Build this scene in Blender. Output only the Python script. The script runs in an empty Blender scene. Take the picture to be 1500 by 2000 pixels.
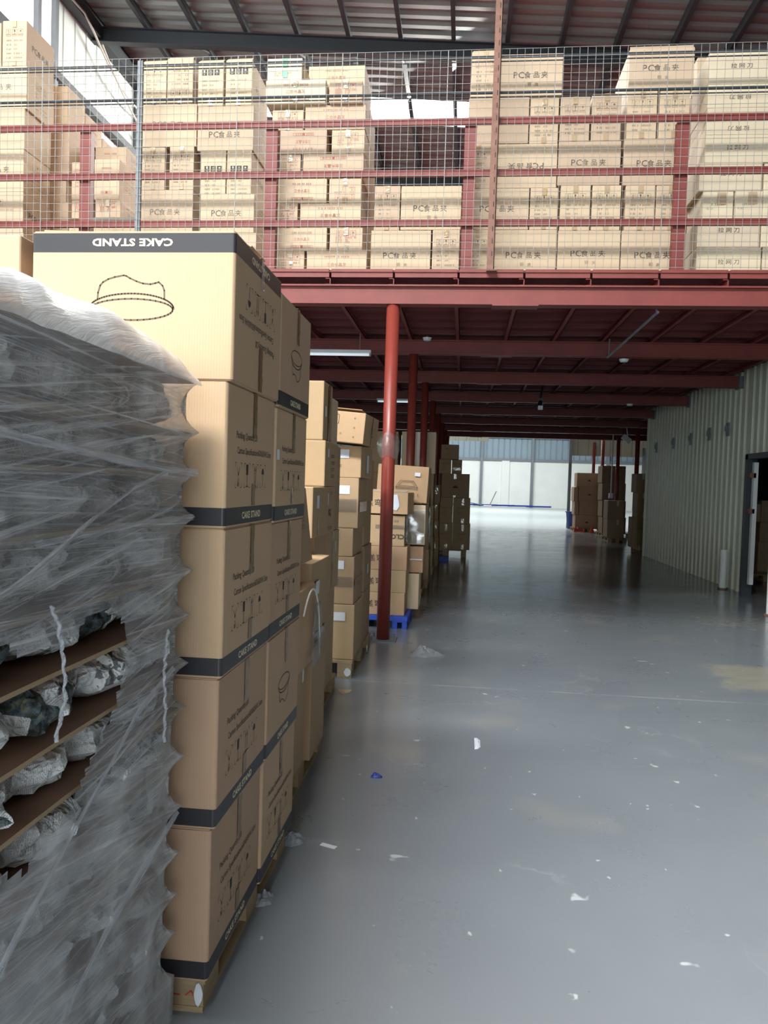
import bpy, bmesh, math, random
from mathutils import Vector, Matrix, Euler
from mathutils import noise as mnoise

R = math.radians
C = bpy.context.scene.collection
random.seed(7)

# ------------------------------------------------------------------ camera
cam_d = bpy.data.cameras.new('camera')
cam = bpy.data.objects.new('camera', cam_d)
C.objects.link(cam)
cam_d.sensor_fit = 'HORIZONTAL'
cam_d.sensor_width = 36.0
cam_d.lens = 36.0                       # phone main camera, 53 degrees across
cam_d.clip_start = 0.05
cam_d.clip_end = 300
EYE = 1.49
fy = Vector(((906 - 750) / 1500, -(950 - 1000) / 1500, -1.0)).normalized()   # aisle direction seen by the camera
ux, uy = math.sin(R(1.8)), math.cos(R(1.8))
fz = Vector((ux, uy, (ux * fy.x + uy * fy.y) / (-fy.z))).normalized()
fx = fy.cross(fz)
rot = Matrix((fx, fy, fz))              # columns of the camera->world turn, row by row
cam.matrix_world = Matrix.Translation((0, 0, EYE)) @ rot.to_4x4()
bpy.context.scene.camera = cam

# ------------------------------------------------------------------ world, light, exposure
sc = bpy.context.scene
sc.view_settings.view_transform = 'Standard'
sc.view_settings.look = 'None'
sc.view_settings.gamma = 1.0
sc.view_settings.use_curve_mapping = False
sc.view_settings.exposure = 0.0
sc.cycles.use_denoising = True
sc.cycles.max_bounces = 10
sc.cycles.diffuse_bounces = 4
sc.cycles.glossy_bounces = 4
sc.cycles.transparent_max_bounces = 24
sc.cycles.transmission_bounces = 4
sc.cycles.sample_clamp_indirect = 6.0
sc.cycles.caustics_reflective = False
sc.cycles.caustics_refractive = False

w = bpy.data.worlds.new('daylight')
sc.world = w
w.use_nodes = True
w.node_tree.nodes['Background'].inputs[0].default_value = (0.82, 0.92, 1.0, 1)
w.node_tree.nodes['Background'].inputs[1].default_value = 1.5

def area(name, loc, size, power, direction, color=(1, 1, 1), spread=180):
    d = bpy.data.lights.new(name, 'AREA')
    d.shape = 'RECTANGLE'
    d.size, d.size_y = size
    d.energy = power
    d.color = color
    d.spread = R(spread)
    o = bpy.data.objects.new(name, d)
    C.objects.link(o)
    o.location = loc
    o.rotation_euler = Vector(direction).to_track_quat('-Z', 'Y').to_euler()
    return o

# daylight coming down through the translucent roof strips
area('skylight_strip_near', (-3.7, -2.6, 9.70), (6.8, 1.5), 2550, (0, 0.30, -1), (1.0, 0.99, 0.97))
area('skylight_strip_near_b', (-3.7, 2.4, 9.70), (6.8, 1.1), 330, (0, 0.0, -1), (0.95, 0.98, 1.0))
area('skylight_strip_middle', (-1.6, 17.75, 9.55), (7.0, 1.1), 2300, (-0.45, -0.3, -1), (1.0, 0.97, 0.90))
area('skylight_strip_far_a', (1.0, 36.0, 9.3), (14, 2.0), 1300, (0, 0, -1), (0.92, 0.98, 1.0))
area('skylight_strip_far_b', (1.0, 50.0, 9.3), (14, 3.0), 2500, (0, 0.25, -1), (0.92, 0.98, 1.0))
area('front_fill_lamp', (-.9, -5.9, 2.6), (6.4, 4.4), 330, (0, 1, 0), (0.86, 0.94, 1.0))  # added frontal fill lamp, unseen behind the camera
area('side_window_daylight', (-7.35, 11.0, 9.2), (0.9, 3.6), 260, (1, 0, -0.3), (1.0, 0.98, 0.95))

# ------------------------------------------------------------------ materials
MATS = {}
def nodes_of(name):
    m = bpy.data.materials.new(name)
    m.use_nodes = True
    nt = m.node_tree
    return m, nt, nt.nodes, nt.links, nt.nodes['Principled BSDF']

def mix_rgb(nt, fac, a, b, blend='MIX'):
    n = nt.nodes.new('ShaderNodeMix'); n.data_type = 'RGBA'; n.blend_type = blend
    for s, v in ((n.inputs[0], fac), (n.inputs[6], a), (n.inputs[7], b)):
        if isinstance(v, bpy.types.NodeSocket): nt.links.new(v, s)
        elif isinstance(v, (int, float)): s.default_value = v
        else: s.default_value = (*v, 1)
    return n.outputs[2]

def mathn(nt, op, a, b=None, c=None, clamp=False):
    n = nt.nodes.new('ShaderNodeMath'); n.operation = op; n.use_clamp = clamp
    for i, v in enumerate((a, b, c)):
        if v is None: continue
        if isinstance(v, bpy.types.NodeSocket): nt.links.new(v, n.inputs[i])
        else: n.inputs[i].default_value = v
    return n.outputs[0]

def noise(nt, vec, scale, detail=3, rough=0.55, dist=0.0):
    n = nt.nodes.new('ShaderNodeTexNoise')
    n.inputs['Scale'].default_value = scale; n.inputs['Detail'].default_value = detail
    n.inputs['Roughness'].default_value = rough; n.inputs['Distortion'].default_value = dist
    if vec is not None: nt.links.new(vec, n.inputs['Vector'])
    return n.outputs['Fac']

def coords(nt, which='Object', scale=None, rotz=0, loc=None):
    t = nt.nodes.new('ShaderNodeTexCoord').outputs[which]
    if scale is None and not rotz and loc is None: return t
    m = nt.nodes.new('ShaderNodeMapping')
    if scale: m.inputs['Scale'].default_value = scale
    if loc: m.inputs['Location'].default_value = loc
    m.inputs['Rotation'].default_value = (0, 0, rotz)
    nt.links.new(t, m.inputs['Vector'])
    return m.outputs[0]

def ramp(nt, fac, stops):
    n = nt.nodes.new('ShaderNodeValToRGB')
    e = n.color_ramp.elements
    while len(e) < len(stops): e.new(0.5)
    for el, (p, c) in zip(e, stops):
        el.position = p
        el.color = (*c, 1) if not isinstance(c, (int, float)) else (c, c, c, 1)
    nt.links.new(fac, n.inputs[0])
    return n.outputs[0]

def bump(nt, height, strength, dist, bsdf):
    b = nt.nodes.new('ShaderNodeBump')
    b.inputs['Strength'].default_value = strength; b.inputs['Distance'].default_value = dist
    nt.links.new(height, b.inputs['Height'])
    nt.links.new(b.outputs[0], bsdf.inputs['Normal'])

def simple(name, col, rough=0.6, metal=0.0, var=0.0, scale=6.0, spec=0.5):
    m, nt, N, L, P = nodes_of(name)
    P.inputs['Roughness'].default_value = rough
    P.inputs['Metallic'].default_value = metal
    P.inputs['Specular IOR Level'].default_value = spec
    if var:
        f = noise(nt, coords(nt), scale, 4)
        c = mix_rgb(nt, f, tuple(x * (1 - var) for x in col), tuple(min(1, x * (1 + var)) for x in col))
        L.new(c, P.inputs['Base Color'])
    else:
        P.inputs['Base Color'].default_value = (*col, 1)
    MATS[name] = m
    return m

def cardboard(name, col, var=0.10):
    m, nt, N, L, P = nodes_of(name)
    co = coords(nt)
    big = noise(nt, co, 3.0, 3)
    fib = noise(nt, coords(nt, scale=(30, 30, 160)), 2.0, 2)
    info = N.new('ShaderNodeObjectInfo').outputs['Random']
    a = mix_rgb(nt, big, tuple(x * (1 - var) for x in col), tuple(min(1, x * (1 + var * .8)) for x in col))
    b = mix_rgb(nt, mathn(nt, 'MULTIPLY', fib, 0.10), a, tuple(x * 0.55 for x in col))
    hs = N.new('ShaderNodeHueSaturation')
    L.new(b, hs.inputs['Color'])
    L.new(mathn(nt, 'MULTIPLY_ADD', info, 0.16, 0.92), hs.inputs['Value'])
    L.new(mathn(nt, 'MULTIPLY_ADD', info, 0.014, 0.493), hs.inputs['Hue'])
    L.new(hs.outputs[0], P.inputs['Base Color'])
    P.inputs['Roughness'].default_value = 0.72
    P.inputs['Specular IOR Level'].default_value = 0.25
    flute = N.new('ShaderNodeTexWave'); flute.bands_direction = 'X'
    flute.inputs['Scale'].default_value = 40
    L.new(co, flute.inputs['Vector'])
    bump(nt, mathn(nt, 'ADD', mathn(nt, 'MULTIPLY', flute.outputs['Fac'], 0.25), big), 0.12, 0.01, P)
    MATS[name] = m
    return m

cardboard('kraft', (0.53, 0.364, 0.235))
cardboard('mid', (0.63, 0.49, 0.345))
cardboard('light', (0.66, 0.50, 0.355))
cardboard('pale', (0.71, 0.61, 0.45))
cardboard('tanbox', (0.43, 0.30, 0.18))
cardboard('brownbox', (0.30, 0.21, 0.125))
cardboard('orangebox', (0.49, 0.325, 0.195))
simple('ink', (0.035, 0.032, 0.03), 0.6)
simple('ink_soft', (0.10, 0.078, 0.058), 0.7)
simple('ink_red', (0.36, 0.10, 0.075), 0.7)
simple('ink_faint', (0.26, 0.19, 0.12), 0.7)
simple('band_black', (0.03, 0.029, 0.034), 0.42, spec=0.5)
simple('cream', (0.78, 0.68, 0.46), 0.6)
simple('seam', (0.05, 0.032, 0.02), 0.9)
simple('edge_light', (0.66, 0.52, 0.34), 0.8)
simple('tape', (0.26, 0.17, 0.085), 0.22, spec=0.6)
simple('tape_lt', (0.52, 0.38, 0.22), 0.15, spec=0.8)
simple('tape_shiny', (0.62, 0.52, 0.38), 0.08, spec=1.0)
simple('tape_green', (0.02, 0.30, 0.13), 0.3)
simple('paper_white', (0.72, 0.76, 0.82), 0.6, var=.05)
simple('red_steel', (0.205, 0.043, 0.036), 0.55, var=0.28, scale=5.0)
simple('red_pillar', (0.24, 0.042, 0.030), 0.33, var=0.15, scale=3.0)
simple('red_deck', (0.16, 0.035, 0.035), 0.6, var=0.3, scale=2.0)
simple('grey_steel', (0.16, 0.18, 0.20), 0.5, var=0.15)
simple('dark_steel', (0.035, 0.043, 0.052), 0.55, var=0.2)
simple('galv', (0.27, 0.27, 0.26), 0.55)
simple('rust', (0.22, 0.11, 0.08), 0.7, var=0.45, scale=25)
simple('concrete', (0.30, 0.30, 0.29), 0.8, var=0.2)
simple('white_paint', (0.75, 0.79, 0.80), 0.5)
simple('pallet_blue', (0.03, 0.09, 0.55), 0.45, var=0.12)
simple('tub_blue', (0.012, 0.04, 0.28), 0.4)
simple('plastic_red', (0.55, 0.07, 0.04), 0.5)
simple('cable_white', (0.62, 0.60, 0.55), 0.6)
simple('black_plastic', (0.015, 0.015, 0.017), 0.4)
simple('stain_brown', (0.50, 0.37, 0.24), 0.7)
simple('bag_grey', (0.22, 0.24, 0.26), 0.35, var=0.2, scale=20)
simple('ribbed_cream', (0.60, 0.64, 0.52), 0.5, var=0.12, scale=1.5)
simple('ribbed_grey', (0.30, 0.28, 0.22), 0.6, var=0.1)
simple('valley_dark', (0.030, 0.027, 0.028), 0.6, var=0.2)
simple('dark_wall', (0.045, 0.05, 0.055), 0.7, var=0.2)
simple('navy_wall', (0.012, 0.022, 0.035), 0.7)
simple('plaster', (0.74, 0.75, 0.71), 0.8, var=0.10, scale=0.9)
simple('blue_sheet', (0.22, 0.29, 0.34), 0.5, var=0.08, scale=1.0)
simple('panel_white', (0.70, 0.76, 0.74), 0.45, var=0.06, scale=.6)

def wood(name, col):
    m, nt, N, L, P = nodes_of(name)
    f = noise(nt, coords(nt, scale=(4, 4, 40)), 2.0, 5, 0.6, 0.6)
    g = noise(nt, coords(nt), 2.5, 3)
    c = mix_rgb(nt, f, tuple(x * 0.6 for x in col), tuple(min(1, x * 1.35) for x in col))
    c = mix_rgb(nt, mathn(nt, 'MULTIPLY', g, .5), c, tuple(x * 0.4 for x in col))
    L.new(c, P.inputs['Base Color'])
    P.inputs['Roughness'].default_value = 0.75
    bump(nt, f, 0.2, 0.004, P)
    MATS[name] = m
wood('pallet_wood', (0.46, 0.33, 0.19))
wood('plywood', (0.33, 0.185, 0.12))
wood('old_plank', (0.26, 0.24, 0.19))

def emissive(name, col, strength):
    m, nt, N, L, P = nodes_of(name)
    P.inputs['Base Color'].default_value = (0.6, 0.6, 0.6, 1)
    P.inputs['Emission Color'].default_value = (*col, 1)
    P.inputs['Emission Strength'].default_value = strength
    MATS[name] = m
emissive('sky_sheet', (0.96, 0.98, 1.0), 5.0)
emissive('window_glow', (1.0, 0.99, 0.95), 2.4)
emissive('tube_lit', (0.70, 0.80, 0.90), 0.7)

# roof sheet
m, nt, N, L, P = nodes_of('roof_sheet')
f = noise(nt, coords(nt, scale=(0.25, 3, 1)), 2.0, 4)
L.new(mix_rgb(nt, f, (0.14, 0.165, 0.163), (0.29, 0.325, 0.32)), P.inputs['Base Color'])
P.inputs['Roughness'].default_value = 0.5
MATS['roof_sheet'] = m

# painted concrete floor: grey epoxy, scuffs, hairline cracks, bare patches
m, nt, N, L, P = nodes_of('floor_paint')
co = coords(nt)
n1 = noise(nt, co, 0.35, 5, 0.6)
n2 = noise(nt, co, 2.2, 5, 0.65, 0.4)
base = mix_rgb(nt, n1, (0.180, 0.206, 0.235), (0.240, 0.270, 0.295))
base = mix_rgb(nt, mathn(nt, 'MULTIPLY', ramp(nt, n2, [(0.45, 0), (0.8, 1)]), 0.35), base, (0.25, 0.28, 0.30))
sep = N.new('ShaderNodeSeparateXYZ'); L.new(co, sep.inputs[0])
X, Y = sep.outputs[0], sep.outputs[1]
def band(v, a, b, soft, wob=None):
    if wob is not None: v = mathn(nt, 'ADD', v, wob)
    lo = mathn(nt, 'MULTIPLY_ADD', v, 1 / soft, -a / soft, clamp=True)
    hi = mathn(nt, 'MULTIPLY_ADD', v, -1 / soft, b / soft, clamp=True)
    return mathn(nt, 'MULTIPLY', lo, hi)
wob = mathn(nt, 'MULTIPLY_ADD', noise(nt, co, 2.0, 5, 0.7), 0.9, -0.45)
wobs = mathn(nt, 'MULTIPLY_ADD', noise(nt, co, 5.0, 4, 0.7), 0.25, -0.125)
# bare tan patch, bare slab strip, raw strip under the far right racks, raw concrete of the far hall
tan = mathn(nt, 'MULTIPLY', band(X, 2.05, 9, 0.15, wob), band(Y, 6.0, 7.0, 0.12, wob))
base = mix_rgb(nt, mathn(nt, 'MULTIPLY', tan, 0.75), base, mix_rgb(nt, noise(nt, coords(nt, scale=(1, 3, 1)), 3, 5, .7), (0.20, 0.21, 0.19), (0.55, 0.50, 0.37)))
slab = mathn(nt, 'MULTIPLY', band(X, 2.75, 9, 0.03), band(mathn(nt, 'MULTIPLY_ADD', X, 0.0, Y), 9.0, 9.72, 0.04, wobs))
base = mix_rgb(nt, mathn(nt, 'MULTIPLY', slab, 0.6), base, (0.30, 0.31, 0.29))
edge = mathn(nt, 'MULTIPLY', band(X, 3.9, 40, 0.1, wobs), band(Y, 18.6, 40, 0.1))
base = mix_rgb(nt, mathn(nt, 'MULTIPLY', edge, 0.7), base, (0.38, 0.38, 0.36))
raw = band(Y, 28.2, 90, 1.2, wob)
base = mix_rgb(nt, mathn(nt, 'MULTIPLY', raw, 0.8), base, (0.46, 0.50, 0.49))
dark = band(Y, 8.8, 27.5, 2.0, wob)  # shade below the mezzanine, worked into the floor colour
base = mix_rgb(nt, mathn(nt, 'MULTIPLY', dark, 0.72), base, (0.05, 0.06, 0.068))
# warm round stains in the near field
st = noise(nt, co, 1.6, 2, 0.4)
base = mix_rgb(nt, mathn(nt, 'MULTIPLY', ramp(nt, st, [(0.60, 0), (0.72, 1)]), 0.25), base, (0.40, 0.36, 0.29))
# scuffs, paint chips
def chips(scale, lo, hi, sx=1.0):
    v = N.new('ShaderNodeTexVoronoi'); v.feature = 'F1'; v.inputs['Scale'].default_value = scale
    v.inputs['Randomness'].default_value = 1.0
    d = N.new('ShaderNodeVectorMath'); d.operation = 'ADD'
    nz = N.new('ShaderNodeTexNoise'); nz.inputs['Scale'].default_value = scale * 3.0
    L.new(coords(nt, scale=(sx, 1, 1)), nz.inputs['Vector'])
    sc_ = N.new('ShaderNodeVectorMath'); sc_.operation = 'SCALE'; sc_.inputs[3].default_value = 0.25 / scale * 2
    L.new(nz.outputs['Color'], sc_.inputs[0])
    L.new(coords(nt, scale=(sx, 1, 1)), d.inputs[0]); L.new(sc_.outputs[0], d.inputs[1])
    L.new(d.outputs[0], v.inputs['Vector'])
    r = ramp(nt, v.outputs['Distance'], [(lo, 1), (hi, 0)])
    keep = N.new('ShaderNodeSeparateColor'); L.new(v.outputs['Color'], keep.inputs[0])
    k = mathn(nt, 'GREATER_THAN', keep.outputs[0], 0.5)
    return mathn(nt, 'MULTIPLY', r, k)
c1 = chips(3.2, 0.045, 0.075)
c2 = chips(1.3, 0.02, 0.034, 0.7)
chip = mathn(nt, 'MAXIMUM', mathn(nt, 'MAXIMUM', c1, c2), chips(7.0, 0.05, 0.09, 1.3))
base = mix_rgb(nt, mathn(nt, 'MULTIPLY', chip, 0.75), base, (0.58, 0.62, 0.63))
# hairline cracks
v = N.new('ShaderNodeTexVoronoi'); v.feature = 'DISTANCE_TO_EDGE'; v.inputs['Scale'].default_value = 0.55
nz = N.new('ShaderNodeTexNoise'); nz.inputs['Scale'].default_value = 2.2; nz.inputs['Detail'].default_value = 7
L.new(co, nz.inputs['Vector'])
sc_ = N.new('ShaderNodeVectorMath'); sc_.operation = 'SCALE'; sc_.inputs[3].default_value = 0.9
L.new(nz.outputs['Color'], sc_.inputs[0])
ad = N.new('ShaderNodeVectorMath'); ad.operation = 'ADD'
L.new(co, ad.inputs[0]); L.new(sc_.outputs[0], ad.inputs[1]); L.new(ad.outputs[0], v.inputs['Vector'])
ck = mathn(nt, 'MULTIPLY', ramp(nt, v.outputs['Distance'], [(0.0, 1), (0.006, 0)]), ramp(nt, noise(nt, co, 0.9, 2), [(0.5, 0), (0.6, 1)]))
base = mix_rgb(nt, mathn(nt, 'MULTIPLY', ck, 0.35), base, (0.45, 0.48, 0.50))
# slab joint across the aisle
jn = mathn(nt, 'MULTIPLY', band(Y, 5.69, 5.715, 0.006, mathn(nt, 'MULTIPLY', wobs, 0.02)), ramp(nt, n2, [(0.35, 0), (0.6, 1)]))
base = mix_rgb(nt, mathn(nt, 'MULTIPLY', jn, 0.55), base, (0.45, 0.48, 0.50))
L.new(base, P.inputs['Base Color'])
ro = mathn(nt, 'MULTIPLY_ADD', n2, 0.20, 0.20)
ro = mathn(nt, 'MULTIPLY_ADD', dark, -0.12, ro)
ro = mathn(nt, 'MULTIPLY_ADD', raw, 0.25, ro)
L.new(ro, P.inputs['Roughness'])
P.inputs['Specular IOR Level'].default_value = 0.6
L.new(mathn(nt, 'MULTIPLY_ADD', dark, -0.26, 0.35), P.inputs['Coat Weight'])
P.inputs['Coat Roughness'].default_value = 0.16
bump(nt, mathn(nt, 'ADD', n2, mathn(nt, 'MULTIPLY', noise(nt, co, 9, 3), 0.25)), 0.06, 0.02, P)
MATS['floor_paint'] = m

# newspaper: off-white sheets, rows of small print, printed photographs
m, nt, N, L, P = nodes_of('newspaper')
info = N.new('ShaderNodeObjectInfo').outputs['Random']
gen = N.new('ShaderNodeTexCoord').outputs['Object']
offv = N.new('ShaderNodeVectorMath'); offv.operation = 'ADD'
comb = N.new('ShaderNodeCombineXYZ')
for i in range(3): L.new(mathn(nt, 'MULTIPLY', info, 37.0 + 11 * i), comb.inputs[i])
L.new(gen, offv.inputs[0]); L.new(comb.outputs[0], offv.inputs[1])
rv = N.new('ShaderNodeMapping'); L.new(offv.outputs[0], rv.inputs['Vector'])
L.new(mathn(nt, 'MULTIPLY', info, 5.0), rv.inputs['Rotation'])
pv = rv.outputs[0]
sp = N.new('ShaderNodeSeparateXYZ'); L.new(pv, sp.inputs[0])
line = mathn(nt, 'SINE', mathn(nt, 'MULTIPLY', sp.outputs[2], 2500.0))
line = mathn(nt, 'GREATER_THAN', line, 0.1)
ch = mathn(nt, 'GREATER_THAN', noise(nt, pv, 480, 1), 0.47)
blk = ramp(nt, noise(nt, pv, 11, 1), [(0.42, 0), (0.46, 1)])
txt = mathn(nt, 'MULTIPLY', mathn(nt, 'MULTIPLY', line, ch), blk)
vo = N.new('ShaderNodeTexVoronoi'); vo.inputs['Scale'].default_value = 9.0; vo.distance = 'CHEBYCHEV'
L.new(pv, vo.inputs['Vector'])
sepc = N.new('ShaderNodeSeparateColor'); L.new(vo.outputs['Color'], sepc.inputs[0])
photo = mathn(nt, 'GREATER_THAN', sepc.outputs[0], 0.86)
pcol = ramp(nt, noise(nt, pv, 38, 4, .7), [(0.30, (0.012, 0.016, 0.020)), (0.46, (0.045, 0.06, 0.035)), (0.56, (0.10, 0.14, 0.18)), (0.64, (0.22, 0.22, 0.10)), (0.75, (0.30, 0.34, 0.38))])
head = mathn(nt, 'MULTIPLY', mathn(nt, 'GREATER_THAN', noise(nt, pv, 60, 1), 0.50), mathn(nt, 'GREATER_THAN', noise(nt, pv, 7.0, 0), 0.70))
paper = mix_rgb(nt, noise(nt, pv, 5, 2), (0.70, 0.71, 0.70), (0.86, 0.87, 0.86))
paper = mix_rgb(nt, mathn(nt, 'MULTIPLY', txt, 0.62), paper, (0.10, 0.10, 0.11))
paper = mix_rgb(nt, mathn(nt, 'MULTIPLY', head, 0.8), paper, (0.05, 0.05, 0.06))
paper = mix_rgb(nt, photo, paper, pcol)
L.new(paper, P.inputs['Base Color'])
P.inputs['Roughness'].default_value = 0.65
vc = N.new('ShaderNodeTexVoronoi'); vc.feature = 'DISTANCE_TO_EDGE'; vc.inputs['Scale'].default_value = 17; L.new(pv, vc.inputs['Vector'])
hh = mathn(nt, 'ADD', mathn(nt, 'ABSOLUTE', mathn(nt, 'SUBTRACT', noise(nt, pv, 14, 3, .5, 1.5), 0.5)), mathn(nt, 'MULTIPLY', vc.outputs['Distance'], 0.8))
bump(nt, hh, 0.9, 0.03, P)
MATS['newspaper'] = m

# stretch film: clear, milky where layers bunch up, drawn into long fine streaks
def film(name, haze, streak, slopes, white=(0.78, 0.82, 0.86), dens=60.0, rough=0.12, cut=0.60, lump=1.0, tint=0.90):
    m, nt, N, L, P = nodes_of(name)
    uv = N.new('ShaderNodeTexCoord').outputs['UV']
    sp = N.new('ShaderNodeSeparateXYZ'); L.new(uv, sp.inputs[0])
    lines = None; hsum = None
    for i, s in enumerate(slopes):
        cb = N.new('ShaderNodeCombineXYZ')
        L.new(mathn(nt, 'MULTIPLY', sp.outputs[0], 1.1 + .5 * i), cb.inputs[0])
        L.new(mathn(nt, 'MULTIPLY', mathn(nt, 'MULTIPLY_ADD', sp.outputs[0], s, sp.outputs[1]), dens * (1 - .25 * i)), cb.inputs[1])
        cb.inputs[2].default_value = i * 7.3
        h = noise(nt, cb.outputs[0], 1.0, 6, 0.78)
        l_ = ramp(nt, h, [(cut - .06, 0), (cut + .10, 1)])
        lines = l_ if lines is None else mathn(nt, 'MAXIMUM', lines, l_)
        hsum = h if hsum is None else mathn(nt, 'ADD', hsum, h)
    big = ramp(nt, noise(nt, uv, 4.2, 3, .6, .6), [(0.35, 0), (0.72, 1)])
    fac = mathn(nt, 'ADD', mathn(nt, 'MULTIPLY_ADD', big, haze * lump, haze * .5), mathn(nt, 'MULTIPLY', lines, streak), clamp=True)
    P.inputs['Base Color'].default_value = (*white, 1)
    P.inputs['Roughness'].default_value = rough
    P.inputs['Specular IOR Level'].default_value = 0.9
    bump(nt, hsum, 0.55, 0.008, P)
    tr = N.new('ShaderNodeBsdfTransparent')
    tr.inputs[0].default_value = (tint, tint * 1.01, tint * 1.02, 1)
    gl = N.new('ShaderNodeBsdfGlossy'); gl.inputs['Roughness'].default_value = .12
    bn = N.new('ShaderNodeBump'); bn.inputs['Strength'].default_value = .8; bn.inputs['Distance'].default_value = .01
    L.new(mathn(nt, 'ADD', hsum, big), bn.inputs['Height']); L.new(bn.outputs[0], gl.inputs['Normal'])
    m0 = N.new('ShaderNodeMixShader'); m0.inputs[0].default_value = .14
    L.new(tr.outputs[0], m0.inputs[1]); L.new(gl.outputs[0], m0.inputs[2])
    mx = N.new('ShaderNodeMixShader')
    L.new(fac, mx.inputs[0]); L.new(m0.outputs[0], mx.inputs[1]); L.new(P.outputs[0], mx.inputs[2])
    L.new(mx.outputs[0], N['Material Output'].inputs['Surface'])
    MATS[name] = m
film('film', 0.22, 0.55, (0.04, -0.14), white=(.86,.89,.92), dens=105, cut=0.57, tint=.80)
film('film_low', 0.46, 0.34, (0.06, 0.24), white=(.88,.90,.92), dens=80, cut=0.575, tint=.88)
film('film_top', 0.9, 0.3, (0.1,), (0.92, 0.94, 0.95), 30, 0.2)
film('film_rope', 0.40, 0.5, (0.0,), (0.85, 0.89, 0.95), 20, 0.06)
film('film_thin', 0.05, 0.30, (0.3,), (0.85, 0.85, 0.83), 40, 0.06)

# ------------------------------------------------------------------ mesh helpers
class MB:
    """collects simple shapes and links them as one mesh object"""
    def __init__(s): s.v, s.f, s.m = [], [], []
    def add(s, vs, fs, mi=0):
        o = len(s.v); s.v += [tuple(v) for v in vs]
        s.f += [tuple(i + o for i in f) for f in fs]; s.m += [mi] * len(fs)
    def box(s, x0, x1, y0, y1, z0, z1, mi=0, mat=None):
        vs = [Vector(p) for p in ((x0, y0, z0), (x1, y0, z0), (x1, y1, z0), (x0, y1, z0), (x0, y0, z1), (x1, y0, z1), (x1, y1, z1), (x0, y1, z1))]
        if mat: vs = [mat @ v for v in vs]
        s.add(vs, [(0, 3, 2, 1), (4, 5, 6, 7), (0, 1, 5, 4), (1, 2, 6, 5), (2, 3, 7, 6), (3, 0, 4, 7)], mi)
    def bar(s, a, b, r, n=8, mi=0, r2=None, caps=True):
        a, b = Vector(a), Vector(b); r2 = r if r2 is None else r2
        d = (b - a).normalized()
        u = d.orthogonal().normalized(); w_ = d.cross(u)
        vs = []
        for k in range(n):
            t = 2 * math.pi * k / n; e = u * math.cos(t) + w_ * math.sin(t)
            vs += [a + e * r, b + e * r2]
        fs = [(2 * k, 2 * ((k + 1) % n), 2 * ((k + 1) % n) + 1, 2 * k + 1) for k in range(n)]
        if caps: fs += [tuple(2 * k for k in range(n))[::-1], tuple(2 * k + 1 for k in range(n))]
        s.add(vs, fs, mi)
    def tube(s, pts, r, n=6, mi=0, flat=1.0):
        pts = [Vector(p) for p in pts]; rings = []
        for i, p in enumerate(pts):
            d = (pts[min(i + 1, len(pts) - 1)] - pts[max(i - 1, 0)]).normalized()
            u = d.cross(Vector((1, 0, 0.01))).normalized(); w_ = d.cross(u)
            rr = r[i] if isinstance(r, (list, tuple)) else r
            rings.append([p + (u * math.cos(2 * math.pi * k / n) + w_ * math.sin(2 * math.pi * k / n) * flat) * rr for k in range(n)])
        vs = [q for ring in rings for q in ring]
        fs = [(i * n + k, i * n + (k + 1) % n, (i + 1) * n + (k + 1) % n, (i + 1) * n + k) for i in range(len(pts) - 1) for k in range(n)]
        s.add(vs, fs, mi)
    def build(s, name, mats, parent=None, loc=(0, 0, 0), rot=(0, 0, 0), smooth=False, uv=None):
        me = bpy.data.meshes.new(name)
        me.from_pydata(s.v, [], s.f)
        for k in (mats if isinstance(mats, (list, tuple)) else [mats]): me.materials.append(MATS[k])
        me.polygons.foreach_set('material_index', s.m)
        if smooth: me.polygons.foreach_set('use_smooth', [True] * len(s.f))
        if uv:
            l = me.uv_layers.new(name='UVMap')
            for lp in me.loops: l.data[lp.index].uv = uv[lp.vertex_index]
        me.update()
        o = bpy.data.objects.new(name, me); C.objects.link(o)
        o.location = loc; o.rotation_euler = rot
        if parent: o.parent = parent
        return o

def thing(name, label, cat, loc=(0, 0, 0), rotz=0, group=None):
    o = bpy.data.objects.new(name, None); C.objects.link(o)
    o.location = loc; o.rotation_euler = (0, 0, rotz)
    o['label'] = label; o['category'] = cat
    if group: o['group'] = group
    return o
def tag(o, label, cat, group=None, kind=None):
    o['label'] = label; o['category'] = cat
    if group: o['group'] = group
    if kind: o['kind'] = kind
    return o
def struct(o):
    o['kind'] = 'structure'; return o

# ------------------------------------------------------------------ printing on cartons
_text = {}
def text_geo(s, bold=0.0, spacing=1.0):
    """flat outline of a string, height about 1, centred; (verts, faces, width)"""
    key = (s, bold, spacing)
    if key in _text: return _text[key]
    cu = bpy.data.curves.new('t', 'FONT'); cu.body = s; cu.size = 1.0
    cu.resolution_u = 2; cu.offset = bold; cu.space_character = spacing
    cu.align_x = 'CENTER'; cu.align_y = 'CENTER'
    o = bpy.data.objects.new('t', cu); C.objects.link(o)
    dg = bpy.context.evaluated_depsgraph_get(); e = o.evaluated_get(dg)
    me = e.to_mesh()
    vs = [(v.co.x, v.co.y) for v in me.vertices]; fs = [tuple(p.vertices) for p in me.polygons]
    e.to_mesh_clear(); bpy.data.objects.remove(o); bpy.data.curves.remove(cu)
    if vs:
        xs = [p[0] for p in vs]; ys = [p[1] for p in vs]
        cx, cy, h = (min(xs) + max(xs)) / 2, (min(ys) + max(ys)) / 2, max(ys) - min(ys)
        vs = [((x - cx) / h, (y - cy) / h) for x, y in vs]
        wd = (max(xs) - min(xs)) / h
    else: wd = 1
    _text[key] = (vs, fs, wd)
    return _text[key]

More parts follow.
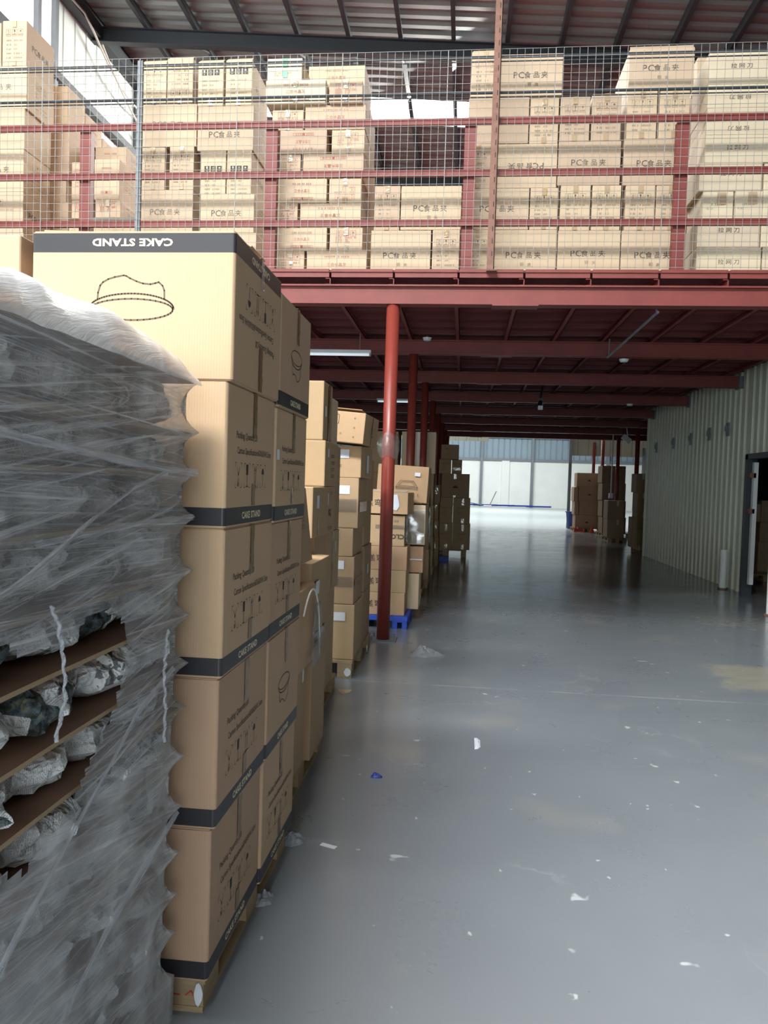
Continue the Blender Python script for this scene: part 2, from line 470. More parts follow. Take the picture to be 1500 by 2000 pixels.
class Print:
    """2-D marks in metres about the middle of a face; m = material slot"""
    def __init__(s): s.it = []
    def poly(s, vs, fs, m): s.it.append((vs, fs, m))
    def rect(s, x0, x1, y0, y1, m): s.poly([(x0, y0), (x1, y0), (x1, y1), (x0, y1)], [(0, 1, 2, 3)], m)
    def frame(s, x0, x1, y0, y1, t, m):
        s.rect(x0, x1, y0, y0 + t, m); s.rect(x0, x1, y1 - t, y1, m); s.rect(x0, x0 + t, y0 + t, y1 - t, m); s.rect(x1 - t, x1, y0 + t, y1 - t, m)
    def tri(s, pts, m): s.poly(pts, [tuple(range(len(pts)))], m)
    def line(s, pts, t, m, closed=False):
        n = len(pts)
        for i in range(n if closed else n - 1):
            a, b = Vector(pts[i]), Vector(pts[(i + 1) % n]); d = (b - a)
            if d.length < 1e-6: continue
            d.normalize(); p = Vector((-d.y, d.x)) * t / 2; e = d * t * 0.35
            s.poly([tuple(a - e - p), tuple(b + e - p), tuple(b + e + p), tuple(a - e + p)], [(0, 1, 2, 3)], m)
    def text(s, st, x, y, h, m, bold=0.0, width=None, spacing=1.0):
        vs, fs, wd = text_geo(st, bold, spacing)
        sx = h if width is None else width / wd
        s.poly([(x + a * sx, y + b * h) for a, b in vs], fs, m)
    def dashes(s, x0, x1, y, h, m, seed=0):
        rnd = random.Random(seed); x = x0
        while x < x1 - h * .6:
            w_ = h * rnd.uniform(.5, .8)
            s.rect(x, x + w_, y + h * .25, y + h * .42, m); s.rect(x + w_ * .35, x + w_ * .6, y - h * .5, y + h * .5, m)
            s.rect(x, x + w_, y - h * .45, y - h * .3, m)
            x += w_ + h * (.25 if rnd.random() < .8 else 1.0)
    def flip(s):
        for i, (vs, fs, m) in enumerate(s.it): s.it[i] = ([(-a, -b) for a, b in vs], fs, m)
        return s

def goblet(p, x, y, s, m):
    p.tri([(x - .16 * s, y + .45 * s), (x - .13 * s, y + .02 * s), (x + .13 * s, y + .02 * s), (x + .16 * s, y + .45 * s)][::-1], m)
    p.rect(x - .02 * s, x + .02 * s, y - .42 * s, y + .02 * s, m); p.rect(x - .15 * s, x + .15 * s, y - .47 * s, y - .42 * s, m)
def arrows(p, x, y, s, m):
    for dx in (-.11 * s, .11 * s):
        p.tri([(x + dx - .06 * s, y + .2 * s), (x + dx + .06 * s, y + .2 * s), (x + dx, y + .45 * s)], m)
        p.rect(x + dx - .02 * s, x + dx + .02 * s, y - .34 * s, y + .2 * s, m)
    p.rect(x - .2 * s, x + .2 * s, y - .47 * s, y - .41 * s, m)
def umbrella(p, x, y, s, m):
    p.tri([(x + .2 * s * math.cos(t), y + .08 * s + .26 * s * math.sin(t)) for t in [math.pi * k / 8 for k in range(9)]], m)
    p.rect(x - .015 * s, x + .015 * s, y - .42 * s, y + .1 * s, m)
    p.line([(x, y - .42 * s), (x - .06 * s, y - .47 * s), (x - .1 * s, y - .38 * s)], .02 * s, m)
def keepoff(p, x, y, s, m):
    p.line([(x - .2 * s, y + .3 * s), (x + .05 * s, y - .02 * s)], .03 * s, m); p.line([(x + .2 * s, y + .32 * s), (x - .05 * s, y - .02 * s)], .03 * s, m)
    p.tri([(x + .06 * s * math.cos(t), y + .05 * s + .06 * s * math.sin(t)) for t in [math.pi * k / 4 for k in range(8)]], m)
    p.line([(x - .2 * s, y - .42 * s), (x, y - .12 * s), (x + .2 * s, y - .42 * s)], .02 * s, m)
    p.rect(x - .07 * s, x + .05 * s, y - .45 * s, y - .28 * s, m)
def corners(p, x, y, wd, ht, t, m):
    for sx in (-1, 1):
        for sy in (-1, 1):
            a, b = x + sx * wd / 2, y + sy * ht / 2
            p.rect(min(a, a - sx * .014), max(a, a - sx * .014), min(b, b - sy * t), max(b, b - sy * t), m)
            p.rect(min(a, a - sx * t), max(a, a - sx * t), min(b, b - sy * .014), max(b, b - sy * .014), m)

SLOTS = ['', 'ink', 'ink_soft', 'ink_red', 'band_black', 'cream', 'seam', 'tape', 'ink_faint', 'edge_light']
INK, SOFT, RED, BAND, CREAM, SEAM, TAPE, FAINT, EDGE = range(1, 10)

def carton_mesh(w_, d_, h_, faces, seg=1, bev=0.004, seed=0, bulge=0.0, band=None, top_seam=True):
    """a closed corrugated carton, origin in the middle of its underside. faces: {'front'|'right'|'left'|'back': Print}"""
    bm = bmesh.new()
    n = 5 if bulge else 1
    bmesh.ops.create_cube(bm, size=1.0)
    for v in bm.verts: v.co = Vector((v.co.x * w_, v.co.y * d_, (v.co.z + .5) * h_))
    if bulge:
        bmesh.ops.subdivide_edges(bm, edges=bm.edges[:], cuts=6, use_grid_fill=True)
        rnd = random.Random(seed); ph = [rnd.uniform(0, 6) for _ in range(6)]
        for v in bm.verts:
            x, y, z = v.co.x / w_ * 2, v.co.y / d_ * 2, v.co.z / h_ * 2 - 1
            fxx, fyy, fzz = 1 - x * x, 1 - y * y, 1 - z * z
            if abs(abs(x) - 1) < 1e-4: v.co.x += math.copysign(bulge * fyy * fzz * (.7 + .3 * math.sin(ph[0] + 3 * y)), x)
            if abs(abs(y) - 1) < 1e-4: v.co.y += math.copysign(bulge * fxx * fzz * (.7 + .3 * math.sin(ph[1] + 3 * x)), y)
    es = [e for e in bm.edges if len(e.link_faces) == 2 and e.calc_face_angle(0) > 0.7]
    bmesh.ops.bevel(bm, geom=es, offset=bev, segments=seg, affect='EDGES', profile=0.6)
    mb = MB()
    bm.verts.index_update()
    mb.add([v.co.copy() for v in bm.verts], [tuple(v.index for v in f.verts) for f in bm.faces], 0)
    nb = len(mb.f)
    bm.free()
    eps = 0.0008 + (bulge * 0.9 if bulge else 0)
    fr = {'front': (Vector((0, -d_ / 2 - eps, h_ / 2)), Vector((1, 0, 0))), 'right': (Vector((w_ / 2 + eps, 0, h_ / 2)), Vector((0, 1, 0))),
          'left': (Vector((-w_ / 2 - eps, 0, h_ / 2)), Vector((0, -1, 0))), 'back': (Vector((0, d_ / 2 + eps, h_ / 2)), Vector((-1, 0, 0)))}
    for k, pr in faces.items():
        o, u = fr[k]
        for j, (vs, fs, mi) in enumerate(pr.it):
            # dark bands lie under the lettering that is printed over them
            lift = u.cross(Vector((0, 0, 1))) * (0.0005 if mi == CREAM else 0)
            mb.add([o + u * a + Vector((0, 0, b)) + lift for a, b in vs], fs, mi)
    if top_seam:      # the slot where the two top flaps meet
        mb.box(-w_ / 2 + .01, w_ / 2 - .01, -.0015, .0015, h_ - .001, h_ + .0006, SEAM)
    return mb, nb

def carton(b, mat, faces, label, group, seg=1, bev=0.004, bulge=0.0, rotz=0.0, tilt=(0, 0), name='carton', top_seam=True, cat='carton'):
    x0, x1, y0, y1, z0, z1 = b
    mb, nb = carton_mesh(x1 - x0, y1 - y0, z1 - z0, faces, seg, bev, int((x0 + y0 * 3 + z0 * 7) * 100) % 997, bulge, top_seam=top_seam)
    o = mb.build(name, [mat] + SLOTS[1:], loc=((x0 + x1) / 2, (y0 + y1) / 2, z0), rot=(tilt[0], tilt[1], rotz))
    tag(o, label, cat, group)
    return o, (x1 - x0, y1 - y0, z1 - z0)

def strip(parent, size, face, u0, u1, v0, v1, mat, name, lift=0.0014, wrinkle=0.0, label=None):
    """tape, label or film patch lying on one face of a carton (u, v from the face middle)"""
    w_, d_, h_ = size
    o, u = {'front': (Vector((0, -d_ / 2 - lift, h_ / 2)), Vector((1, 0, 0))), 'right': (Vector((w_ / 2 + lift, 0, h_ / 2)), Vector((0, 1, 0))),
            'left': (Vector((-w_ / 2 - lift, 0, h_ / 2)), Vector((0, -1, 0)))}[face]
    nrm = u.cross(Vector((0, 0, 1)))
    mb = MB(); nu, nv = (6, 10) if wrinkle else (1, 1)
    for i in range(nu + 1):
        for j in range(nv + 1):
            a, b = u0 + (u1 - u0) * i / nu, v0 + (v1 - v0) * j / nv
            k = wrinkle * mnoise.noise(Vector((a * 60, b * 40, size[0] * 50 + size[2] * 31)))
            mb.v.append(tuple(o + u * a + Vector((0, 0, b)) + nrm * (abs(k) + 0.0003)))
    mb.f = [(i * (nv + 1) + j, (i + 1) * (nv + 1) + j, (i + 1) * (nv + 1) + j + 1, i * (nv + 1) + j + 1) for i in range(nu) for j in range(nv)]
    mb.m = [0] * len(mb.f)
    # give it the thickness of the sheet
    n = len(mb.v); back = [tuple(Vector(p) - nrm * 0.0004) for p in mb.v]
    mb.v += back; mb.f += [tuple(i + n for i in f)[::-1] for f in mb.f[:]]; mb.m = [0] * len(mb.f)
    s_ = mb.build(name, mat, parent, smooth=bool(wrinkle))
    if label: s_['label'] = label
    return s_
def over_edge(parent, size, face, u0, u1, reach, mat='tape'):
    """tape running over the top edge of a carton onto its lid"""
    w_, d_, h_ = size
    mb = MB()
    if face == 'front': mb.box(u0, u1, -d_ / 2 - .001, -d_ / 2 + reach, h_ + .0002, h_ + .0012)
    else: mb.box(w_ / 2 - reach, w_ / 2 + .001, u0, u1, h_ + .0002, h_ + .0012)
    return mb.build('packing_tape', mat, parent)

# ================================================================== THE HALL
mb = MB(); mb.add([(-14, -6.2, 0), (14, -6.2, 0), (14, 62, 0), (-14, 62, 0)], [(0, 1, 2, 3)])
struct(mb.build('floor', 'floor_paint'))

ROOF = lambda x: 9.86 - 0.068 * x
# corrugated roof sheet, ribs running down the slope, broken by the bright translucent strips
def roof_part(y0, y1, name='ceiling', x0=-14, x1=14, mat='roof_sheet', up=0.0):
    mb = MB(); p = 0.30; y = y0; prof = []
    while y < y1 - 1e-6:
        for dy, dz in ((0, 0), (.11, 0), (.15, .05), (.26, .05)):
            if y + dy < y1: prof.append((y + dy, dz))
        y += p
    prof.append((y1, 0))
    vs = [(x, yy, ROOF(x) + dz + up) for yy, dz in prof for x in (x0, x1)]
    fs = [(2 * i, 2 * i + 1, 2 * i + 3, 2 * i + 2) for i in range(len(prof) - 1)]
    mb.add(vs, fs)
    return mb.build(name, mat)
ceil = None
for a, b in ((-6.2, -3.4), (-1.8, 1.8), (3.0, 17.15), (18.35, 34.5), (37.5, 48), (52, 62)):
    o = roof_part(a, b)
    struct(o)
for i, (a, b, x0, x1) in enumerate(((-3.4, -1.8, -7.2, -.2), (1.8, 3.0, -7.2, -.2), (17.15, 18.35, -5.2, 2.2), (34.5, 37.5, -6, 8), (48, 52, -6, 8))):
    if x0 > -14:
        struct(roof_part(a, b, 'ceiling', -14, x0)); struct(roof_part(a, b, 'ceiling', x1, 14))
    o = roof_part(a, b, 'window_%d' % (i + 1), x0, x1, 'sky_sheet', 0.01); struct(o)
# purlins and rafters
PX = [0.5 + 0.985 * k for k in range(-14, 14)]
frame_ = bpy.data.objects.new('trim_1', None); C.objects.link(frame_); struct(frame_)
for k, x in enumerate(PX):
    mb = MB(); z = ROOF(x)
    mb.box(x - .03, x + .03, -6, 61.8, z - .17, z - .01)
    mb.box(x - .03, x + .05, -6, 61.8, z - .185, z - .17)
    mb.build('purlin', 'dark_steel', frame_)
for y in (-3.9, 2.3, 8.5, 14.6, 20.8, 27, 33.2, 39.4, 45.6, 51.8, 58):
    mb = MB()
    for (za, zb, hw) in ((-.47, -.455, .08), (-.455, -.2, .012), (-.20, -.187, .08)):
        vs = []
        for x in (-14, 14):
            for yy in (y - hw, y + hw):
                for zz in (za, zb): vs.append((x, yy, ROOF(x) + zz))
        mb.add(vs, [(0, 1, 3, 2), (4, 6, 7, 5), (0, 4, 5, 1), (2, 3, 7, 6), (1, 5, 7, 3), (0, 2, 6, 4)])
    # knee braces between rafter and purlins
    for x in PX[4:-4:2]:
        mb.bar((x, y, ROOF(x) - .46), (x, y + .75, ROOF(x) - .17), .022, 4)
    mb.build('rafter', 'dark_steel', frame_)

# left wall: pale sheets between dark girts, a band of window high up at the near end
WX = -7.5; WE = 16.55
def ribbed_wall(name, axis, c, a, b, z0, z1, mat, pitch=.3, depth=.03, flat=.62, top=None, flip=1, mat2=None):
    mb = MB(); y = a; prof = []
    while y < b - 1e-6:
        for t, dz in ((0, 0), (flat * pitch, 0), (flat * pitch + .02, depth), (pitch - .02, depth)):
            if y + t < b: prof.append((y + t, dz))
        y += pitch
    prof.append((b, 0))
    vs = []
    for yy, dz in prof:
        for z in (z0, z1 if top is None else top(yy)):
            vs.append((c + flip * dz, yy, z) if axis == 'x' else (yy, c + flip * dz, z))
    ms = [0] * (len(prof) - 1)
    mb.add(vs, [(2 * i, 2 * i + 2, 2 * i + 3, 2 * i + 1) for i in range(len(prof) - 1)])
    if mat2:
        mb.m = [1 if (i % 4) in (2, 1) else 0 for i in range(len(prof) - 1)]
        return mb.build(name, [mat, mat2])
    return mb.build(name, mat)
wl = struct(ribbed_wall('wall_left', 'x', WX, -6.2, WE, 0, 10.35, 'panel_white', .42, .022, .86, flip=-1))
mb = MB()   # the tall glazed bay nearer the camera
mb.box(WX + .01, WX + .03, 2.0, 13.05, 7.6, 10.2, 0)
struct(mb.build('window_6', 'window_glow'))
fr = MB()
for y in (13.1, 12.55, 9.3, 6.1): fr.box(WX + .03, WX + .12, y - .05, y + .05, 5.2, 10.2)
fr.box(WX + .03, WX + .10, 2, 13.1, 7.52, 7.6)
struct(fr.build('trim_2', 'grey_steel'))
mb = MB()
mb.box(WX + .02, WX + .17, -6, WE, 8.42, 8.56); mb.box(WX + .02, WX + .17, -6, WE, 6.2, 6.32)
mb.box(WX + .02, WX + .22, -6, WE, 9.95, 10.22)
struct(mb.build('trim_3', 'dark_steel'))
mb = MB(); mb.box(WX + .02, WX + .30, WE - .06, WE + .16, 0, 10.2); mb.box(WX + .02, WX + .30, WE + .02, WE + .08, 0, 10.2)
struct(mb.build('trim_4', 'grey_steel'))
# wires sagging along the wall head
mb = MB()
def sag(a, b, n, s_): return [tuple(Vector(a).lerp(Vector(b), i / n) - Vector((0, 0, s_ * 4 * (i / n) * (1 - i / n)))) for i in range(n + 1)]
mb.tube(sag((WX + .25, 10.0, 9.93), (WX + .25, 13.8, 9.98), 8, .05) + sag((WX + .27, 13.9, 9.96), (WX + .3, 16.4, 9.35), 10, .25)[1:], .022, 5)
mb.tube(sag((WX + .3, 14.4, 9.75), (WX + .32, 16.5, 8.9), 8, .12), .02, 5)
tag(mb.build('loose_cable', 'cable_white', smooth=True), 'pale cable sagging along the head of the bright sheet wall', 'cable')
mb = MB()
for k in range(4): mb.tube([(-5.05 + .06 * k, 12.0, ROOF(-5) - .17), (-5.07 + .05 * k, 12.02, 9.4 - .08 * k), (-5.0 + .04 * k, 12.0, 9.05 + .06 * k)], .008, 4)
tag(mb.build('hanging_wire', 'cable_white'), 'thin loops of wire dangling from a dark roof purlin', 'wire')

struct(ribbed_wall('wall_left_rear', 'x', -14, WE, 62, 0, 10.8, 'ribbed_grey', .42, .03, .7, flip=-1))
mb = MB(); mb.box(-14, WX, WE, WE + .1, 0, 10.8); mb.box(-14, WX, -6.3, -6.2, 0, 10.9); struct(mb.build('wall_left_return', 'ribbed_grey'))
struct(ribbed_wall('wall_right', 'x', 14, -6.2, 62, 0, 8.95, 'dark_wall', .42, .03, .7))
# wall behind the camera, unseen (opening added for the fill lamp, 7 x 4.6)
mb = MB()
mb.box(-7.5, -4.2, -6.3, -6.2, 0, 10.4); mb.box(2.4, 14, -6.3, -6.2, 0, 9.6); mb.box(-4.2, 2.4, -6.3, -6.2, 4.95, 9.8)
struct(mb.build('wall_front', 'ribbed_grey'))

# far wall: plaster below, blue-grey sheets above
mb = MB(); mb.box(-14, 14, 61, 61.2, 0, 3.62); struct(mb.build('wall_back', 'plaster'))
struct(ribbed_wall('wall_back_upper', 'y', 61.05, -14, 14, 3.62, 10.8, 'blue_sheet', .45, .06, .78, top=lambda x: ROOF(x), flip=1))
mb = MB()
mb.box(-14, 14, 60.85, 61.05, 3.60, 3.78); mb.box(-14, 14, 60.9, 61.05, 5.35, 5.5); mb.box(-14, 14, 60.85, 61.05, 7.4, 7.55)
struct(mb.build('trim_5', 'grey_steel'))
for k, x in enumerate((-9.7, -4.0, 1.32, 5.25, 11)):
    mb = MB(); mb.box(x - .10, x + .10, 60.72, 61.0, 0, 9.9)
    struct(mb.build('trim_%d' % (6 + k), 'grey_steel'))
for k, x in enumerate((-1.4, 6.7 - 3.5)):   # shallow plaster piers
    mb = MB(); mb.box(x - .3, x + .3, 60.86, 61.0, 0, 3.6); struct(mb.build('trim_%d' % (12 + k), 'plaster'))
mb = MB()
for k in range(9):
    x = -6 + k * 1.35; y = 60.0 + .2 * math.sin(k * 2.1)
    mb.bar((x, y, .10), (x + 1.9, y + .25 * math.cos(k), .12), .06, 6)
tag(mb.build('scrap_bar', 'tub_blue'), 'row of blue steel bars lying along the foot of the far white wall', 'metal bars', kind='stuff')
for a, b, nm in (((-.3, 59.4, .75), (1.4, 59.7, .12), 'long'), ((2.0, 59.4, .1), (2.5, 59.6, 1.2), 'short')):
    mb = MB(); mb.bar((a[0] - 1.2 if nm == 'long' else a[0], a[1], a[2] - .15 if nm == 'long' else .06), b, .035, 5)
    tag(mb.build('steel_rod', 'grey_steel'), 'grey rod %s against the clutter by the far wall' % ('slanting low' if nm == 'long' else 'propped upright'), 'rod')
mb = MB()
for k in range(4): mb.box(1.6 + .14 * k, 1.66 + .14 * k, 58.7, 59.4, .03, .08, 0, None)
mb.box(1.55, 2.15, 58.9, 58.96, .08, .12); mb.box(1.55, 2.15, 59.2, 59.26, .08, .12)
tag(mb.build('crate_slats', 'cable_white'), 'small white slatted frame lying on the far hall floor', 'slats')

# ribbed partition of the side room, with its doorway
DX, D0, D1, DH, WT = 4.25, 9.9, 12.1, 2.07, 3.42
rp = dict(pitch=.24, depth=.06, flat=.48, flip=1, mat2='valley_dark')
struct(ribbed_wall('wall_partition', 'x', DX, D1, 18.5, 0, WT, 'ribbed_cream', **rp))
struct(ribbed_wall('wall_partition_over_door', 'x', DX, D0 - .02, D1, DH, WT, 'ribbed_cream', **rp))
struct(ribbed_wall('wall_partition_near', 'x', DX, 7.4, D0, 0, WT, 'ribbed_cream', **rp))
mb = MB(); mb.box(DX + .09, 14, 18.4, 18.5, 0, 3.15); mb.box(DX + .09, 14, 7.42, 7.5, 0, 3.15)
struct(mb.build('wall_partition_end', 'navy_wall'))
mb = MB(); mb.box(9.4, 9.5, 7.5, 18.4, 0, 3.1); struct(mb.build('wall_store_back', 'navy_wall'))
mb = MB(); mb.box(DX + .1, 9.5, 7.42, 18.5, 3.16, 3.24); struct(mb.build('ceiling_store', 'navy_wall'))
mb = MB(); mb.box(DX - .02, DX + .10, 12.0, 18.5, WT, WT + .06)
mb.box(DX + .03, DX + .12, 7.4, 18.5, WT + .06, WT + .02 + .02); struct(mb.build('trim_20', 'grey_steel'))
# the partition line seen edge-on at its far end
mb = MB(); mb.box(DX - .03, DX + .08, 18.44, 18.56, 0, WT); struct(mb.build('trim_21', 'ribbed_cream'))
# door frame: dark posts; the white strip is gap light put into paint
mb = MB()
mb.box(DX - .04, DX + .10, D1 - .09, D1 + .02, 0, DH + .03); mb.box(DX - .04, DX + .10, D0, D1, DH - .04, DH + .04); mb.box(DX - .04, DX + .10, D0 - .02, D0 + .06, 0, DH)
struct(mb.build('door_1', 'dark_steel'))
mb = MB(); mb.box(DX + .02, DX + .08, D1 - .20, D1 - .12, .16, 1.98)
o = mb.build('gap_light_strip', 'white_paint'); struct(o)
for z in (1.75, 1.22):
    mb = MB(); mb.box(DX - .03, DX + .05, D1 - .2, D1 - .06, z, z + .07)
    o = mb.build('door_hinge', 'rust', bpy.data.objects['door_1'])
# dark patches on the ribs
for k, (y, z) in enumerate(((17.7, 2.5), (16.3, 2.52), (15.1, 2.53), (14.0, 2.55), (13.05, 2.56))):
    mb = MB(); mb.box(DX - .025, DX + .0, y - .05, y + .05, z - .12, z + .10)
    mb.box(DX - .05, DX - .02, y - .02, y + .03, z - .04, z + .05)
    tag(mb.build('switch_box', 'grey_steel'), '%s small grey box high on the ribbed partition, counted from the doorway' % ('fifth', 'fourth', 'third', 'second', 'first')[k], 'switch box', 'small boxes along the ribbed partition')
# white bumper posts either side of the doorway
for y, hh, lab in ((12.58, .62, 'white kerb-high bumper post left of the side room doorway'), (9.98, .66, 'white chipped bumper post cut by the frame at the near door jamb')):
    mb = MB(); x = 4.12 if y > 11 else 3.86
    mb.bar((x, y, 0.0), (x, y, hh), .055, 14); mb.bar((x, y, 0), (x, y, .02), .08, 14, 1)
    tag(mb.build('bumper_post', ['white_paint', 'rust'], smooth=False), lab, 'bollard', 'bumper posts at the doorway')

# hanging sheet and pole at the far end of the mezzanine
struct(ribbed_wall('wall_hanging_sheet', 'y', 31.2, 4.1, 14, 2.85, 4.0, 'ribbed_grey', .42, .02, .8))
struct(ribbed_wall('wall_hanging_sheet_left', 'y', 29.0, -3.2, .86, 3.2, 3.62, 'ribbed_cream', .42, .03, .7))
mb = MB(); mb.box(4.02, 4.13, 30.4, 30.52, 0, 3.6); struct(mb.build('trim_22', 'grey_steel'))
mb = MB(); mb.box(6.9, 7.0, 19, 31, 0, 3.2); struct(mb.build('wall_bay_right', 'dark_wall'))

# ================================================================== THE MEZZANINE
YM, ZB, DECK = 7.255, 3.17, 3.485
mz = thing('mezzanine', 'red steel mezzanine carrying stacked cartons over the aisle', 'mezzanine', (0, YM, 0))
def mpart(mb, name, mat, parent=mz, **k):
    off = Vector((0, YM, 0))
    mb.v = [tuple(Vector(v) - off) for v in mb.v]
    return mb.build(name, mat, parent, **k)
BY = [YM + 2.7 * k for k in range(8)]
for k, y in enumerate(BY):
    x1 = 8.5 if k < 1 or y > 18.5 else DX - .03
    if y > 18.5: x1 = 6.88
    x0 = -7.2
    mb = MB()
    mb.box(x0, x1, y - .07, y + .07, ZB, ZB + .012); mb.box(x0, x1, y - .07, y + .07, ZB + .163, ZB + .178)
    mb.box(x0, x1, y - .035, y + .035, ZB + .012, ZB + .163)
    if k == 0: mb.box(.2, .62, y - .075, y + .075, ZB - .012, ZB)          # splice plate
    else: mb.box(.15, .55, y - .075, y + .075, ZB - .01, ZB)
    mpart(mb, 'beam', 'red_steel')
    if 12 < y < 18.5:
        mb = MB(); mb.box(DX - .03, DX + .13, y - .1, y + .1, ZB - .02, DECK - .14); mpart(mb, 'beam_end_cap', 'grey_steel')
mb = MB(); mb.box(-7.25, 8.6, YM - .06, 26.3, DECK - .022, DECK - .002)
y = YM + .35
while y < 26.2:
    mb.box(-7.2, 8.5 if y < 18.4 else 6.88, y - .03, y + .03, DECK - .075, DECK - .022); y += .45
mpart(mb, 'deck', 'red_deck')
JX = [-.718 + .6 * k for k in range(-10, 16)]
for x in JX:
    mb = MB(); y1 = 26.22
    for ya, yb in (((YM - .055, y1),) if x < DX - .05 else ((YM - .055, 7.39), (18.6, y1))):
        if x > 6.85 and ya > 10: continue
        mb.box(x - .004, x + .004, ya, yb, ZB + .178, DECK - .076)
        mb.box(x - .045, x + .004, ya, yb, ZB + .178, ZB + .184)
        mb.box(x - .045, x + .004, ya, yb, DECK - .082, DECK - .076)
    mpart(mb, 'joist', 'red_steel')
for a, b in zip(JX[:-1], JX[1:]):     # pressed edge strip hung between the joist ends
    mb = MB(); mb.box(a + .012, b - .01, YM - .062, YM - .052, DECK - .07, DECK - .024)
    mb.box(a + .012, b - .01, YM - .075, YM - .05, DECK - .024, DECK + .003)
    mpart(mb, 'edge_strip', 'red_steel')
# pillars
def pillar(x, y, r=.06, top=ZB, base=True):
    mb = MB(); mb.bar((x, y, .012), (x, y, top), r, 24)
    p = mpart(mb, 'pillar', 'red_pillar', smooth=False)
    p.data.polygons.foreach_set('use_smooth', [len(f.vertices) == 4 for f in p.data.polygons])
    if base:
        mb = MB(); mb.box(x - .13, x + .13, y - .13, y + .13, 0, .012)
        for sx in (-1, 1):
            for sy in (-1, 1): mb.bar((x + sx * .1, y + sy * .1, .01), (x + sx * .1, y + sy * .1, .045), .011, 6)
        mb.v = [tuple(Vector(v) - Vector((0, YM, 0))) for v in mb.v]
        mb.build('base_plate', 'grey_steel', p)
    return p
for k, y in enumerate(BY):
    pillar(-.72 + .018 * k, y, .062 if k == 0 else .057)
for x, y in ((4.76, 22.0), (4.82, 25.0)): pillar(x, y)
for x, y in ((4.86, 27.95), (5.02, 30.8)): pillar(x, y, top=ZB + .2)
pillar(-6.4, BY[0]); pillar(-6.4, BY[1])
# mezzanine mouth: bare steel strip under the deck edge, conduit along a joist
mb = MB(); mb.bar((1.72, YM + .1, 3.15), (1.72, YM + 2.6, 3.15), .014, 8); mb.bar((1.72, YM + .15, 3.15), (1.72, YM + .15, 3.36), .01, 6); mb.bar((1.72, YM + 2.5, 3.15), (1.72, YM + 2.5, 3.36), .01, 6)
tag(mb.build('conduit', 'grey_steel'), 'thin pale conduit run under the deck just inside the front beam', 'pipe')

# lamps, camera and small fixtures under the deck
def batten(x0, x1, y, z, label):
    t = thing('batten_light', label, 'lamp', ((x0 + x1) / 2, y, z))
    L_ = (x1 - x0) / 2
    mb = MB(); mb.box(-L_, L_, -.035, .035, .02, .055); mb.build('housing', 'white_paint', t)
    mb = MB(); mb.bar((-L_ + .02, 0, .0), (L_ - .02, 0, .0), .016, 10); mb.build('lamp_tube', 'tube_lit', t, smooth=True)
    mb = MB(); mb.box(-L_, -L_ + .02, -.02, .02, -.02, .02); mb.box(L_ - .02, L_, -.02, .02, -.02, .02)
    for x in (-L_ * .7, L_ * .7): mb.bar((x, 0, .055), (x, 0, 3.39 - z), .004, 4)
    mb.build('lamp_bracket', 'galv', t)
batten(-2.15, -1.2, 9.5, 3.08, 'fluorescent batten hanging under the deck left of the front pillars')
batten(-1.75, -1.0, 15.0, 3.1, 'small dim fluorescent batten far back above the carton row')
t = thing('security_camera', 'small camera on a bracket under the fourth deck beam', 'camera', (1.30, 13.95, 3.0))
mb = MB(); mb.box(-.05, .05, -.04, .04, .02, .1); mb.bar((0, 0, .1), (.05, .03, .39), .02, 8); mb.build('bracket', 'black_plastic', t)
mb = MB(); mb.bar((0, -.02, .03), (-.02, -.14, -.06), .04, 12); mb.build('camera_body', 'black_plastic', t)
mb = MB(); mb.box(-.05, .03, -.19, -.12, -.12, -.05); mb.build('lens_hood', 'white_paint', t)
for x, y, z, lab in ((1.95, 10.0, 3.12, 'small white dome lamp under the second beam'), (-.53, 9.85, 3.33, 'white round sensor above the second pillar'), (3.05, 14.9, 3.1, 'white emergency lamp near the partition head')):
    t = thing('dome_lamp', lab, 'lamp', (x, y, z))
    mb = MB(); mb.bar((0, 0, .0), (0, 0, .035), .045, 12, r2=.06); mb.build('lamp_base', 'white_paint', t)
    mb = MB(); mb.bar((0, 0, .035), (0, 0, 3.39 - z if z > 3.2 else .04), .012, 6); mb.build('stem', 'galv', t)
t = thing('floodlight', 'white floodlight tilted down beside the far right pillar', 'lamp', (4.55, 22.3, 2.98))
mb = MB(); mb.box(-.16, .10, -.05, .05, -.10, .04, 0, Matrix.Rotation(R(35), 4, 'Y')); mb.build('lamp_body', 'white_paint', t)
mb = MB(); mb.bar((0, 0, 0), (-.05, 0, .37), .015, 6); mb.build('bracket', 'white_paint', t)
mb = MB(); mb.bar((4.63, 24.9, 1.4), (4.63, 24.9, 3.30), .018, 6); mb.box(4.57, 4.69, 24.85, 24.95, 1.26, 1.42)
tag(mb.build('socket_conduit', 'white_paint'), 'white conduit with a socket box beside the far right pillars', 'conduit')

# ------------------------------------------------------------------ guard fence on the deck edge
gf = thing('guard_fence', 'red guard rail with grey wire mesh along the mezzanine edge', 'fence', (0, YM, DECK))
def gpart(mb, name, mat, **k):
    mb.v = [tuple(Vector(v) - Vector((0, YM, DECK))) for v in mb.v]
    return mb.build(name, mat, gf, **k)
for x in (-5.62, -3.77, -1.922, -.05, 1.845, 3.72):
    mb = MB(); hw = .055
    mb.box(x - hw, x + hw, YM - .02, YM - .008, DECK, 4.815); mb.box(x - hw, x - hw + .01, YM - .008, YM + .05, DECK, 4.815); mb.box(x + hw - .01, x + hw, YM - .008, YM + .05, DECK, 4.815)
    gpart(mb, 'post', 'red_steel')
for z in (3.918, 4.372, 4.838):
    mb = MB(); mb.box(-7.2, 4.4, YM - .055, YM - .022, z - .028, z + .028); mb.box(-7.2, 4.4, YM - .06, YM - .056, z + .012, z + .028); mb.box(-7.2, 4.4, YM - .06, YM - .056, z - .028, z - .02)
    gpart(mb, 'guard_rail', 'red_steel')
